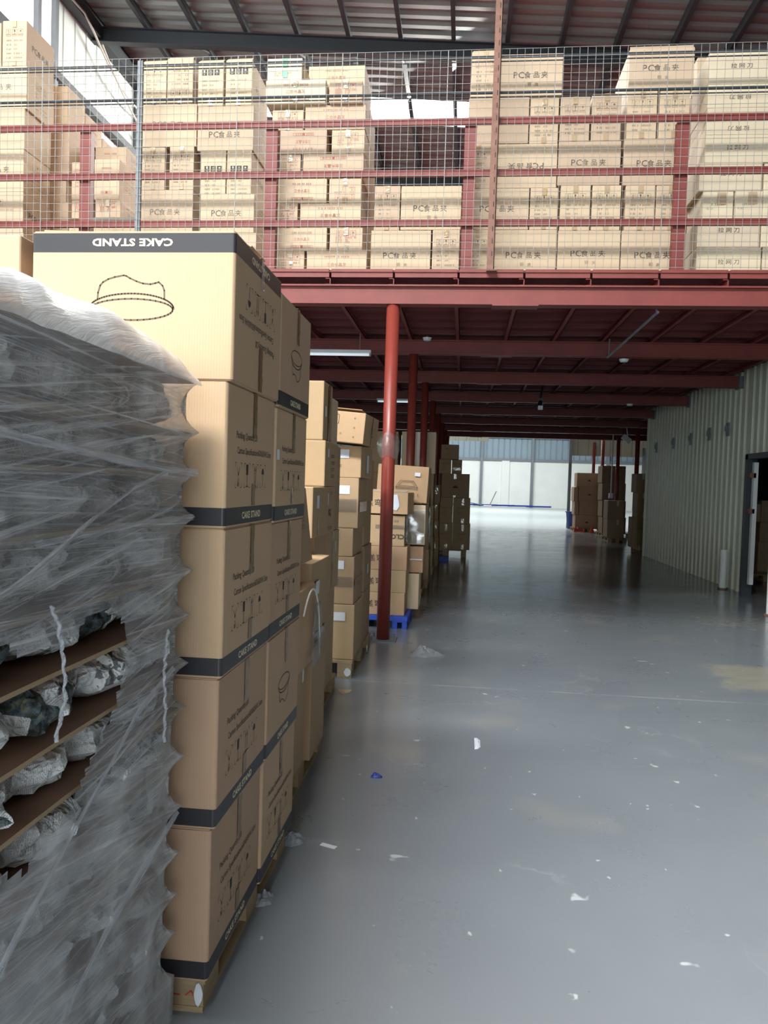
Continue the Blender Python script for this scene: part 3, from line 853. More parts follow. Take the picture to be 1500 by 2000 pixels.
for z in (5.10, 5.42):
    mb = MB(); mb.bar((-7.2, YM - .03, z), (4.4, YM - .03, z), .013, 8); mb.bar((-7.2, YM - .005, z - .02), (4.4, YM - .005, z - .03), .006, 6)
    gpart(mb, 'top_bar', 'dark_steel')
PJ = [-7.15, -6.16, -5.17, -4.184, -3.205, -2.246, -1.255, -.276, .689, 1.673, 2.65, 3.63]
ym = YM - .085
for a, b in zip(PJ[:-1], PJ[1:]):
    mb = MB(); r = .0016; n = 14
    for k in range(n + 1):
        x = a + (b - a) * k / n + .004 * mnoise.noise(Vector((a * 9 + k, 0, 0)))
        rr = .0034 if k == 0 else r
        mb.box(x - rr, x + rr, ym - rr, ym + rr, DECK + .01, 5.46)
    z = DECK + .02; k = 0
    while z < 5.47:
        dz = .006 * mnoise.noise(Vector((a * 3, k * .7, 2)))
        mb.box(a, b, ym - r - .003, ym + r - .003, z - r + dz, z + r + dz); z += .0752; k += 1
    gpart(mb, 'mesh_panel', 'galv')
mb = MB(); mb.box(-3.235, -3.185, ym + .012, ym + .045, DECK, 5.45); gpart(mb, 'mesh_post', 'grey_steel')

# rusty slotted pole in front of the mezzanine, up to the roof
mb = MB(); xr, yr = .17, 7.10
mb.box(xr - .035, xr + .03, yr, yr + .006, DECK - .02, ROOF(.2) - .02); mb.box(xr + .024, xr + .03, yr, yr + .05, DECK - .02, ROOF(.2) - .02)
z = DECK + .1
while z < 9.5:
    mb.box(xr + .004, xr + .012, yr - .001, yr + .001, z, z + .045, 1); z += .11
mb.box(xr - .035, xr + .06, yr, YM - .05, DECK - .03, DECK - .022)
tag(mb.build('slotted_pole', ['rust', 'seam']), 'rusty slotted angle pole rising from the deck edge to the roof', 'pole')

# clear film twisted round the first pillar
mb = MB(); uvs = []
for j in range(9):
    z = 1.74 + .22 * j / 8
    for i in range(33):
        t = 2 * math.pi * i / 32
        rr = .074 + .034 * math.sin(math.pi * j / 8) * (1 + .6 * mnoise.noise(Vector((math.cos(t) * 2, math.sin(t) * 2, z * 9)))) + .012 * mnoise.noise(Vector((math.cos(t) * 6, math.sin(t) * 6, z * 30)))
        mb.v.append((-.72 + rr * math.cos(t), YM + rr * math.sin(t), z + .02 * math.sin(t * 3))); uvs.append((t / 6, z))
mb.f = [(j * 33 + i, j * 33 + i + 1, (j + 1) * 33 + i + 1, (j + 1) * 33 + i) for j in range(8) for i in range(32)]; mb.m = [0] * len(mb.f)
tag(mb.build('wrap_film', 'film_thin', smooth=True, uv=uvs), 'crinkled clear film wound round the front red pillar at head height', 'plastic film')

# ------------------------------------------------------------------ cartons on the mezzanine
def pr_pc(inv=False, hand=False, low=0.0, w_=.6):
    p = Print(); k = w_ / .6
    y = low
    p.text('P', -.155 * k, y, .058, SOFT, .0); p.text('C', -.100 * k, y, .058, SOFT, .0)
    p.text('食', -.040 * k, y, .062, SOFT); p.text('品', .045 * k, y, .055, SOFT); p.text('夹', .125 * k, y, .062, SOFT)
    if hand: p.text('钢', -.02 * k, y - .085, .035, FAINT); p.text('夹', .05 * k, y - .088, .035, FAINT)
    return p.flip() if inv else p
def pr_narrow(kind, w_, h_, inv=False, seed=0):
    p = Print(); s = min(w_ * .2, .055); y = h_ * .25
    if kind == 'black': m = INK
    elif kind == 'red': m = RED
    else: m = FAINT
    for i, fn in enumerate((goblet if kind == 'black' else arrows, arrows if kind == 'black' else goblet, umbrella)):
        x = (i - 1) * s * 1.25
        if kind == 'black':
            p.rect(x - s / 2, x + s / 2, y - s * .55, y + s * .55, INK); fn(p, x, y, s * .95, CREAM)
        else:
            p.frame(x - s / 2, x + s / 2, y - s / 2, y + s / 2, .002, m); fn(p, x, y, s * .8, SOFT if kind != 'red' else RED)
            if kind != 'red': p.frame(x - s / 2, x + s / 2, y - s * .82, y - s * .55, .002, m)
    rws = 5 if kind != 'red' else 3
    for r in range(rws):
        yy = h_ * (.06 - .095 * r)
        p.dashes(-w_ * .32, -w_ * .12, yy, .014, m if kind == 'red' else SOFT, seed * 7 + r)
        p.dashes(-w_ * .02, w_ * (.34 if r in (0, 3, 4) else .12), yy, .014, m if kind == 'red' else FAINT, seed * 5 + r)
    return p.flip() if inv else p
def pr_red(w_, h_, inv=False, seed=0):
    p = Print()
    p.dashes(-w_ * .20, w_ * .22, h_ * .28, .018, RED, seed)
    p.text('三合水晶叉', 0, 0, .034, RED, 0, w_ * .32)
    y = -h_ * .32
    p.frame(-w_ * .22, w_ * .22, y - .013, y + .013, .0025, RED); p.rect(-.012, .012, y - .011, y + .011, RED)
    p.dashes(-w_ * .2, -.02, y, .012, RED, seed + 1); p.dashes(.02, w_ * .2, y, .012, RED, seed + 2)
    return p.flip() if inv else p

MEZZ_CARTONS = [
    ((-4.964, -4.545, 8.300, 8.700, 3.486, 4.099), 'plain', 'light', '', 'bottom front carton of the tall stack between pale wall and pallet pile', 'cartons stacked along the pale wall behind the first pile'),
    ((-4.964, -4.545, 8.720, 9.120, 3.486, 4.099), 'redn', 'light', '', 'bottom middle carton of the tall stack between pale wall and pallet pile', 'cartons stacked along the pale wall behind the first pile'),
    ((-4.964, -4.545, 9.140, 9.540, 3.486, 4.099), 'redn', 'light', '', 'bottom rear carton of the tall stack between pale wall and pallet pile', 'cartons stacked along the pale wall behind the first pile'),
    ((-5.186, -4.557, 7.500, 8.020, 3.486, 3.931), 'PC', 'light', '', 'lowest carton of the pile nearest the pale wall, behind the near cake stand cartons', 'cartons in the pile nearest the translucent wall'),
    ((-3.323, -2.771, 7.500, 8.050, 3.486, 3.932), 'PC', 'mid', '', 'lowest carton beside the tall grey mesh post, hidden behind the cake stand cartons', 'PC食品夹 cartons in the wide double stack'),
    ((-2.687, -2.123, 7.500, 8.050, 3.486, 3.926), 'PC', 'mid', '', 'lowest carton by the broad red post, peeping over the cake stand cartons', 'PC食品夹 cartons in the wide double stack'),
    ((-1.914, -1.637, 7.500, 8.000, 3.486, 3.751), 'redn', 'light', 'label', 'small pinkish carton with a white label on the deck of the red-printed stack', 'red-printed cartons in the stack behind the second red post'),
    ((-1.612, -1.019, 7.500, 8.000, 3.486, 3.751), 'red', 'light', '', 'long red-lettered carton standing on the deck of the red-printed stack', 'red-printed cartons in the stack behind the second red post'),
    ((-0.981, -0.399, 7.500, 7.900, 3.486, 3.947), 'PCh', 'mid', '', 'tan carton printed PC食品夹, standing on the deck under the bright skylight', 'low PC食品夹 group under the skylight gap'),
    ((-0.384, -0.123, 7.500, 8.050, 3.486, 3.951), 'lines', 'mid', 'tape', 'narrow carton with framed icons on the deck beside the third red post', 'low PC食品夹 group under the skylight gap'),
    ((-0.069, 0.170, 7.500, 8.050, 3.486, 3.950), 'lines', 'mid', '', 'narrow carton on the deck between the third red post and the rusty pipe', 'PC食品夹 cartons between the third post and the rusty pipe'),
    ((0.194, 0.792, 7.500, 8.000, 3.486, 3.949), 'PCh', 'mid', '', 'tan carton printed PC食品夹, with handwriting, on the deck just beyond the rusty pipe', 'PC食品夹 cartons between the third post and the rusty pipe'),
    ((0.806, 1.385, 7.500, 8.000, 3.486, 3.942), 'PCh', 'mid', '', 'tan carton printed PC食品夹, on the deck in the bay centre', 'PC食品夹 cartons in the middle of the right-hand bay'),
    ((1.394, 1.977, 7.500, 8.000, 3.486, 3.941), 'PCh', 'mid', '', 'tan carton printed PC食品夹, on the deck beside the fourth post', 'PC食品夹 cartons in the tall peaked stack'),
    ((2.082, 2.658, 7.500, 8.000, 3.486, 3.784), 'LW', 'pale', '', 'pale carton printed 拉网刀, standing on the deck in the end stack', '拉网刀 cartons at the end of the rack'),
    ((2.671, 3.171, 7.500, 8.000, 3.486, 3.784), 'plain', 'pale', '', 'pale carton cut by the frame on the deck beyond the end stack', '拉网刀 cartons at the end of the rack'),
    ((-4.341, -4.074, 8.000, 8.500, 3.486, 4.185), 'plain', 'light', '', 'hidden carton carrying the pallet pile, by the broad guard post', 'cartons piled on the wooden pallet behind the guard rail'),
    ((-4.062, -3.603, 8.000, 8.500, 3.486, 4.183), 'plain', 'light', '', 'carton under the grey plank carrying the pallet pile', 'cartons piled on the wooden pallet behind the guard rail'),
    ((-1.661, -1.062, 8.060, 8.510, 3.486, 3.919), 'plain', 'light', '', 'lowest film-wrapped carton at the back of the red-printed stack, seen edge on', 'red-printed cartons in the stack behind the second red post'),
    ((-1.915, -1.419, 7.500, 8.000, 3.752, 3.974), 'red', 'light', '', 'red-lettered carton right below the lowest rail by the second red post', 'red-printed cartons in the stack behind the second red post'),
    ((-1.389, -1.066, 7.500, 8.000, 3.752, 3.973), 'redn', 'light', '', 'squarish carton with a band of tape below the lowest rail of the red-printed stack', 'red-printed cartons in the stack behind the second red post'),
    ((2.168, 2.346, 8.300, 8.800, 3.486, 5.540), 'plain', 'mid', '', 'tall shadowed carton set back in the dark gap behind the fourth post', 'PC食品夹 cartons in the tall peaked stack'),
    ((2.080, 2.637, 7.500, 8.000, 3.785, 4.038), 'LWu', 'pale', '', 'pale carton printed 拉网刀, right below the lowest rail in the end stack', '拉网刀 cartons at the end of the rack'),
    ((2.651, 3.159, 7.500, 8.000, 3.785, 4.036), 'plain', 'pale', '', 'pale carton cut by the frame below the lowest rail beyond the end stack', '拉网刀 cartons at the end of the rack'),
    ((-1.671, -1.074, 8.060, 8.510, 3.920, 4.413), 'plain', 'light', '', 'third film-wrapped carton at the back of the red-printed stack, seen edge on', 'red-printed cartons in the stack behind the second red post'),
    ((-2.701, -2.154, 7.500, 8.050, 3.927, 4.307), 'PCh', 'mid', '', 'tan carton printed PC食品夹, corners bulging, above the lowest rail by the broad post', 'PC食品夹 cartons in the wide double stack'),
    ((-5.191, -4.563, 7.500, 8.020, 3.932, 4.345), 'lines', 'light', '', 'carton with faint printed lines just above the lowest guard rail, nearest the pale wall', 'cartons in the pile nearest the translucent wall'),
    ((-3.332, -2.781, 7.500, 8.050, 3.933, 4.351), 'PCh', 'mid', '', 'tan carton printed PC食品夹, just above the lowest rail beside the tall grey mesh post', 'PC食品夹 cartons in the wide double stack'),
    ((1.694, 1.958, 7.500, 8.050, 3.942, 4.356), 'lines', 'mid', '', 'narrow carton partly behind the fourth post above the lowest rail', 'PC食品夹 cartons in the tall peaked stack'),
    ((-0.700, -0.118, 7.500, 7.900, 3.952, 4.370), 'PCh', 'mid', '', 'tan carton printed PC食品夹, upper row under the bright skylight', 'low PC食品夹 group under the skylight gap'),
    ((1.414, 1.685, 7.500, 8.050, 3.942, 4.358), 'lines', 'mid', '', 'narrow carton densely printed above the lowest rail near the fourth post', 'PC食品夹 cartons in the tall peaked stack'),
    ((0.814, 1.089, 7.500, 8.050, 3.943, 4.363), 'lines', 'mid', '', 'narrow carton above the lowest rail in the bay centre, nearer the rusty pipe', 'PC食品夹 cartons in the middle of the right-hand bay'),
    ((1.108, 1.372, 7.500, 8.050, 3.943, 4.361), 'lines', 'mid', '', 'narrow carton above the lowest rail in the bay centre, farther from the rusty pipe', 'PC食品夹 cartons in the middle of the right-hand bay'),
    ((-0.959, -0.710, 7.500, 8.050, 3.948, 4.373), 'lines', 'mid', 'tape', 'narrow carton with framed icons, upper row under the bright skylight', 'low PC食品夹 group under the skylight gap'),
    ((0.532, 0.791, 7.500, 8.000, 3.950, 4.342), 'lines', 'mid', 'tape', 'narrow carton with framed icons above the lowest rail, next after the pipe-split carton', 'PC食品夹 cartons between the third post and the rusty pipe'),
    ((-0.064, 0.522, 7.500, 8.000, 3.951, 4.340), 'PC', 'mid', '', 'tan carton printed PC食品夹, lettering split by the rusty pipe above the lowest rail', 'PC食品夹 cartons between the third post and the rusty pipe'),
    ((-1.691, -1.088, 7.500, 8.000, 3.975, 4.210), 'red', 'light', '', 'long red-lettered carton above the lowest rail of the red-printed stack', 'red-printed cartons in the stack behind the second red post'),
    ((-1.921, -1.716, 7.500, 8.000, 3.975, 4.213), 'redn', 'light', '', 'small glossy-taped carton above the lowest rail by the second red post', 'red-printed cartons in the stack behind the second red post'),
    ((2.653, 3.140, 7.500, 8.000, 4.037, 4.551), 'plain', 'pale', '', 'pale carton cut by the frame at middle rail height beyond the end stack', '拉网刀 cartons at the end of the rack'),
    ((2.402, 2.650, 7.500, 8.000, 4.039, 4.299), 'stain', 'pale', '', 'pale carton with brown tape stain, outer one of the small pair in the end stack', '拉网刀 cartons at the end of the rack'),
    ((2.114, 2.389, 7.500, 8.000, 4.039, 4.296), 'stain', 'pale', '', 'pale carton with brown tape stain, inner one of the small pair in the end stack', '拉网刀 cartons at the end of the rack'),
    ((-4.964, -4.515, 8.300, 8.700, 4.100, 4.530), 'plain', 'light', '', 'fourth from top front carton of the tall stack between pale wall and pallet pile', 'cartons stacked along the pale wall behind the first pile'),
    ((-4.964, -4.552, 8.720, 9.120, 4.100, 4.530), 'redn', 'light', '', 'fourth from top middle carton of the tall stack between pale wall and pallet pile', 'cartons stacked along the pale wall behind the first pile'),
    ((-4.964, -4.534, 9.140, 9.540, 4.100, 4.530), 'redn', 'light', '', 'fourth from top rear carton of the tall stack between pale wall and pallet pile', 'cartons stacked along the pale wall behind the first pile'),
    ((-4.530, -4.110, 8.950, 9.400, 4.100, 4.607), 'plain', 'light', '', 'lowest carton at the back of the pallet pile', 'cartons piled on the wooden pallet behind the guard rail'),
    ((-1.408, -1.095, 7.500, 8.000, 4.211, 4.446), 'redni', 'light', '', 'squarish carton with upside-down red icons below the middle rail', 'red-printed cartons in the stack behind the second red post'),
    ((-1.918, -1.433, 7.500, 8.000, 4.214, 4.449), 'red', 'light', '', 'red-lettered carton right below the middle rail by the second red post', 'red-printed cartons in the stack behind the second red post'),
    ((-4.041, -3.766, 8.000, 8.500, 4.250, 4.444), 'redn', 'light', '', 'low carton with small red print resting on the wooden pallet', 'cartons piled on the wooden pallet behind the guard rail'),
    ((-4.313, -4.082, 8.000, 8.500, 4.250, 4.441), 'redn', 'light', '', 'low carton half behind the guard post, under the pallet pile upper row', 'cartons piled on the wooden pallet behind the guard rail'),
    ((2.075, 2.635, 7.500, 8.050, 4.300, 4.557), 'LWu', 'pale', '', 'pale carton printed 拉网刀, lettering just under the middle rail of the end stack', '拉网刀 cartons at the end of the rack'),
    ((-2.439, -2.190, 7.500, 8.050, 4.308, 4.729), 'blackl', 'mid', '', 'narrow carton with black icons and a tape patch, between the two upper red rails', 'PC食品夹 cartons in the wide double stack'),
    ((-2.705, -2.450, 7.500, 8.050, 4.308, 4.728), 'blackl', 'mid', '', 'narrow carton with black icons low on its face, between the two upper red rails', 'PC食品夹 cartons in the wide double stack'),
    ((0.170, 0.770, 7.500, 8.000, 4.343, 4.755), 'PCi', 'mid', '', 'tan carton with upside-down PC食品夹 lettering beside the rusty pipe', 'PC食品夹 cartons between the third post and the rusty pipe'),
    ((-0.098, 0.145, 7.500, 8.000, 4.341, 4.761), 'lines', 'mid', 'tape', 'narrow carton squeezed between the third red post and the rusty pipe', 'PC食品夹 cartons between the third post and the rusty pipe'),
    ((-5.197, -4.564, 7.500, 8.000, 4.346, 4.772), 'PC', 'light', '', 'tan carton printed PC食品夹, fourth from top in the pile nearest the pale wall', 'cartons in the pile nearest the translucent wall'),
    ((-3.324, -3.075, 7.500, 8.050, 4.352, 4.771), 'lines', 'mid', '', 'narrow carton below the first guard rail, beside the tall grey mesh post', 'PC食品夹 cartons in the wide double stack'),
    ((-3.027, -2.780, 7.500, 8.050, 4.352, 4.777), 'lines', 'mid', '', 'narrow carton below the first guard rail, second from the tall grey mesh post', 'PC食品夹 cartons in the wide double stack'),
    ((1.383, 1.949, 7.500, 8.000, 4.359, 4.786), 'PC', 'mid', '', 'tan carton printed PC食品夹, lettering running behind the broad fourth post', 'PC食品夹 cartons in the tall peaked stack'),
    ((0.779, 1.355, 7.500, 8.000, 4.364, 4.771), 'PC', 'mid', '', 'tan carton printed PC食品夹, at the middle rail in the bay centre', 'PC食品夹 cartons in the middle of the right-hand bay'),
    ((-1.685, -1.089, 8.060, 8.510, 4.414, 4.915), 'plain', 'light', '', 'second film-wrapped carton at the back of the red-printed stack, seen edge on', 'red-printed cartons in the stack behind the second red post'),
    ((-4.318, -4.087, 8.000, 8.500, 4.442, 4.843), 'redn', 'light', '', 'carton half behind the guard post, upper row of the pallet pile', 'cartons piled on the wooden pallet behind the guard rail'),
    ((-4.064, -3.783, 8.000, 8.500, 4.445, 4.872), 'red', 'light', '', 'sunlit carton with red print at the front of the pallet pile, upper row', 'cartons piled on the wooden pallet behind the guard rail'),
    ((-1.674, -1.077, 7.500, 8.000, 4.450, 4.687), 'redi', 'light', '', 'long carton with upside-down red lettering above the middle rail', 'red-printed cartons in the stack behind the second red post'),
    ((-1.909, -1.699, 7.500, 8.000, 4.450, 4.683), 'redn', 'light', '', 'small taped carton above the middle rail by the second red post', 'red-printed cartons in the stack behind the second red post'),
    ((-4.964, -4.545, 8.300, 8.700, 4.531, 4.779), 'plain', 'light', '', 'third from top front carton of the tall stack between pale wall and pallet pile', 'cartons stacked along the pale wall behind the first pile'),
    ((-4.964, -4.559, 8.720, 9.120, 4.608, 4.779), 'redn', 'light', '', 'third from top middle carton of the tall stack between pale wall and pallet pile', 'cartons stacked along the pale wall behind the first pile'),
    ((-4.964, -4.552, 9.140, 9.540, 4.608, 4.779), 'redn', 'light', '', 'third from top rear carton of the tall stack between pale wall and pallet pile', 'cartons stacked along the pale wall behind the first pile'),
    ((2.113, 2.691, 7.500, 8.050, 4.558, 4.812), 'LW', 'pale', '', 'pale carton printed 拉网刀, in the end stack between the upper and middle rails', '拉网刀 cartons at the end of the rack'),
    ((-4.520, -4.145, 8.950, 9.400, 4.608, 5.049), 'red', 'light', '', 'carton under the highest one at the back of the pallet pile', 'cartons piled on the wooden pallet behind the guard rail'),
    ((-1.910, -1.446, 7.500, 8.000, 4.688, 4.918), 'redi', 'light', '', 'carton with upside-down red print right below the upper rail', 'red-printed cartons in the stack behind the second red post'),
    ((-1.396, -1.074, 7.500, 8.000, 4.688, 4.911), 'redn', 'light', '', 'taped squarish carton below the upper rail of the red-printed stack', 'red-printed cartons in the stack behind the second red post'),
    ((-2.747, -2.180, 7.500, 8.050, 4.730, 5.163), 'PCl', 'mid', '', 'tan carton printed PC食品夹, lettering cut by the upper guard rail', 'PC食品夹 cartons in the wide double stack'),
    ((0.501, 0.768, 7.500, 8.000, 4.756, 5.181), 'lines', 'mid', 'tape', 'narrow taped carton at the upper rail beside the pipe-crossed carton', 'PC食品夹 cartons between the third post and the rusty pipe'),
    ((-0.079, 0.491, 7.500, 8.000, 4.762, 5.190), 'PC', 'mid', '', 'tan carton printed PC食品夹, crossed by the rusty pipe and the upper rail', 'PC食品夹 cartons between the third post and the rusty pipe'),
    ((-5.202, -4.559, 7.500, 8.000, 4.773, 5.178), 'plain', 'light', '', 'carton with smudged print, third from top in the pile nearest the pale wall', 'cartons in the pile nearest the translucent wall'),
    ((1.074, 1.342, 7.500, 8.050, 4.772, 5.208), 'lines', 'mid', '', 'narrow carton on top of the stack in the bay centre, nearer the tall peaked stack', 'PC食品夹 cartons in the middle of the right-hand bay'),
    ((-3.328, -2.758, 7.500, 8.050, 4.778, 5.189), 'PC', 'mid', '', 'tan carton printed PC食品夹, under the two open cartons with faint icons', 'PC食品夹 cartons in the wide double stack'),
    ((0.782, 1.056, 7.500, 8.050, 4.772, 5.185), 'lines', 'mid', '', 'narrow carton on top of the stack in the bay centre, nearer the rusty pipe', 'PC食品夹 cartons in the middle of the right-hand bay'),
    ((-4.964, -4.515, 8.300, 8.700, 4.780, 5.388), 'plain', 'light', '', 'second from top front carton of the tall stack between pale wall and pallet pile', 'cartons stacked along the pale wall behind the first pile'),
    ((-4.964, -4.557, 8.720, 9.120, 4.780, 5.388), 'redn', 'light', '', 'second from top middle carton of the tall stack between pale wall and pallet pile', 'cartons stacked along the pale wall behind the first pile'),
    ((-4.964, -4.540, 9.140, 9.540, 4.780, 5.388), 'redn', 'light', '', 'second from top rear carton of the tall stack between pale wall and pallet pile', 'cartons stacked along the pale wall behind the first pile'),
    ((1.690, 1.958, 7.500, 8.050, 4.787, 5.223), 'lines', 'mid', '', 'narrow carton under the peak carton, outer one by the dark gap', 'PC食品夹 cartons in the tall peaked stack'),
    ((1.397, 1.667, 7.500, 8.050, 4.787, 5.229), 'lines', 'mid', '', 'narrow carton under the peak carton, inner one of the two', 'PC食品夹 cartons in the tall peaked stack'),
    ((2.119, 2.691, 7.500, 8.050, 4.813, 4.938), 'LWi', 'pale', '', 'pale carton printed 拉网刀, upside-down lettering half behind the upper rail', '拉网刀 cartons at the end of the rack'),
    ((-1.666, -1.071, 7.500, 8.000, 4.919, 5.153), 'red', 'light', '', 'long taped carton with red pill mark above the upper rail of the red-printed stack', 'red-printed cartons in the stack behind the second red post'),
    ((-1.699, -1.104, 8.060, 8.510, 4.916, 5.372), 'plain', 'light', '', 'uppermost film-wrapped carton at the back of the red-printed stack, seen edge on', 'red-printed cartons in the stack behind the second red post'),
    ((-1.992, -1.686, 7.500, 8.000, 4.919, 5.112), 'redn', 'light', '', 'pinkish small carton above the upper rail of the red-printed stack', 'red-printed cartons in the stack behind the second red post'),
    ((2.122, 2.694, 7.500, 8.050, 4.939, 5.058), 'plain', 'pale', '', 'pale carton, blank-faced, in the end stack just above the upper rail', '拉网刀 cartons at the end of the rack'),
    ((-4.537, -4.153, 8.950, 9.400, 5.050, 5.418), 'red', 'light', '', 'red-lettered carton standing at the back of the pallet pile, highest of that pile', 'cartons piled on the wooden pallet behind the guard rail'),
    ((2.119, 2.695, 7.500, 8.050, 5.059, 5.271), 'LWi', 'pale', '', 'pale carton printed 拉网刀, upside-down, second from top of the end stack', '拉网刀 cartons at the end of the rack'),
    ((-2.052, -1.460, 7.450, 7.950, 5.154, 5.374), 'redt', 'pale', '', 'long pale carton jutting out under the green-taped carton', 'red-printed cartons in the stack behind the second red post'),
    ((-1.425, -1.101, 7.450, 7.950, 5.154, 5.354), 'redn', 'light', '', 'squarish red-printed carton, last in the top row of the red-printed stack', 'red-printed cartons in the stack behind the second red post'),
    ((-2.752, -2.497, 7.500, 8.050, 5.164, 5.598), 'black', 'mid', 'flap', 'open carton with three black handling icons, first in the top row', 'PC食品夹 cartons in the wide double stack'),
    ((-2.471, -2.207, 7.500, 8.100, 5.164, 5.606), 'black', 'mid', 'flap', 'open carton with three black handling icons beside the green-taped carton', 'PC食品夹 cartons in the wide double stack'),
    ((-5.207, -4.543, 7.500, 8.020, 5.179, 5.602), 'PC', 'light', '', 'tan carton printed PC食品夹, second from top in the pile nearest the pale wall', 'cartons in the pile nearest the translucent wall'),
    ((0.211, 0.790, 7.500, 8.000, 5.191, 5.592), 'PCh', 'mid', '', 'tan carton printed PC食品夹, topmost one directly beside the rusty pipe', 'PC食品夹 cartons between the third post and the rusty pipe'),
    ((-3.326, -3.077, 7.500, 8.050, 5.190, 5.607), 'lines', 'mid', 'flap', 'open-topped carton with faint upright icons in the top row by the grey mesh post', 'PC食品夹 cartons in the wide double stack'),
    ((-0.065, 0.197, 7.500, 8.050, 5.191, 5.623), 'lines', 'mid', 'flap', 'narrow carton topping the stack behind the rusty pipe', 'PC食品夹 cartons between the third post and the rusty pipe'),
    ((-3.067, -2.805, 7.500, 8.050, 5.190, 5.635), 'linesi', 'mid', 'flap', 'open-topped carton with upside-down icons, highest flap in the wide double stack', 'PC食品夹 cartons in the wide double stack'),
    ((1.398, 1.985, 7.500, 8.200, 5.230, 5.613), 'PCh', 'mid', 'flap', 'tan carton printed PC食品夹, peak of the tallest stack, top flap raised', 'PC食品夹 cartons in the tall peaked stack'),
    ((2.121, 2.692, 7.500, 8.050, 5.272, 5.572), 'LW', 'pale', '', 'pale carton printed 拉网刀, topmost of the end stack', '拉网刀 cartons at the end of the rack'),
    ((-1.723, -1.140, 7.900, 8.400, 5.375, 5.492), 'plain', 'light', '', 'carton under the back top carton of the red-printed stack', 'red-printed cartons in the stack behind the second red post'),
    ((-4.964, -4.545, 8.300, 8.700, 5.389, 5.809), 'plain', 'light', '', 'topmost front carton of the tall stack between pale wall and pallet pile', 'cartons stacked along the pale wall behind the first pile'),
    ((-4.964, -4.545, 8.720, 9.120, 5.419, 5.709), 'redn', 'light', '', 'topmost middle carton of the tall stack between pale wall and pallet pile', 'cartons stacked along the pale wall behind the first pile'),
    ((-4.964, -4.545, 9.140, 9.540, 5.419, 5.609), 'redn', 'light', '', 'topmost rear carton of the tall stack between pale wall and pallet pile', 'cartons stacked along the pale wall behind the first pile'),
    ((-2.052, -1.710, 7.500, 7.900, 5.375, 5.609), 'plain', 'pale', 'green', 'small pale carton sealed with green tape on top of the red-printed stack', 'red-printed cartons in the stack behind the second red post'),
    ((2.172, 2.296, 8.100, 8.600, 5.541, 5.842), 'plain', 'mid', '', 'carton set back in the dark gap beside the peaked stack', 'PC食品夹 cartons in the tall peaked stack'),
    ((-1.729, -1.146, 7.900, 8.400, 5.493, 5.748), 'red', 'light', '', 'tilted red-printed carton at the back of the top row of the red-printed stack', 'red-printed cartons in the stack behind the second red post'),
    ((-4.808, -4.550, 7.500, 8.020, 5.603, 6.054), 'lines', 'light', '', 'taped carton with small print crowning the pile nearest the pale wall', 'cartons in the pile nearest the translucent wall'),
    ((-5.234, -4.824, 7.500, 8.020, 5.603, 6.034), 'lines', 'light', '', 'plain carton cut by the frame, topmost in the pile nearest the pale wall', 'cartons in the pile nearest the translucent wall'),
]
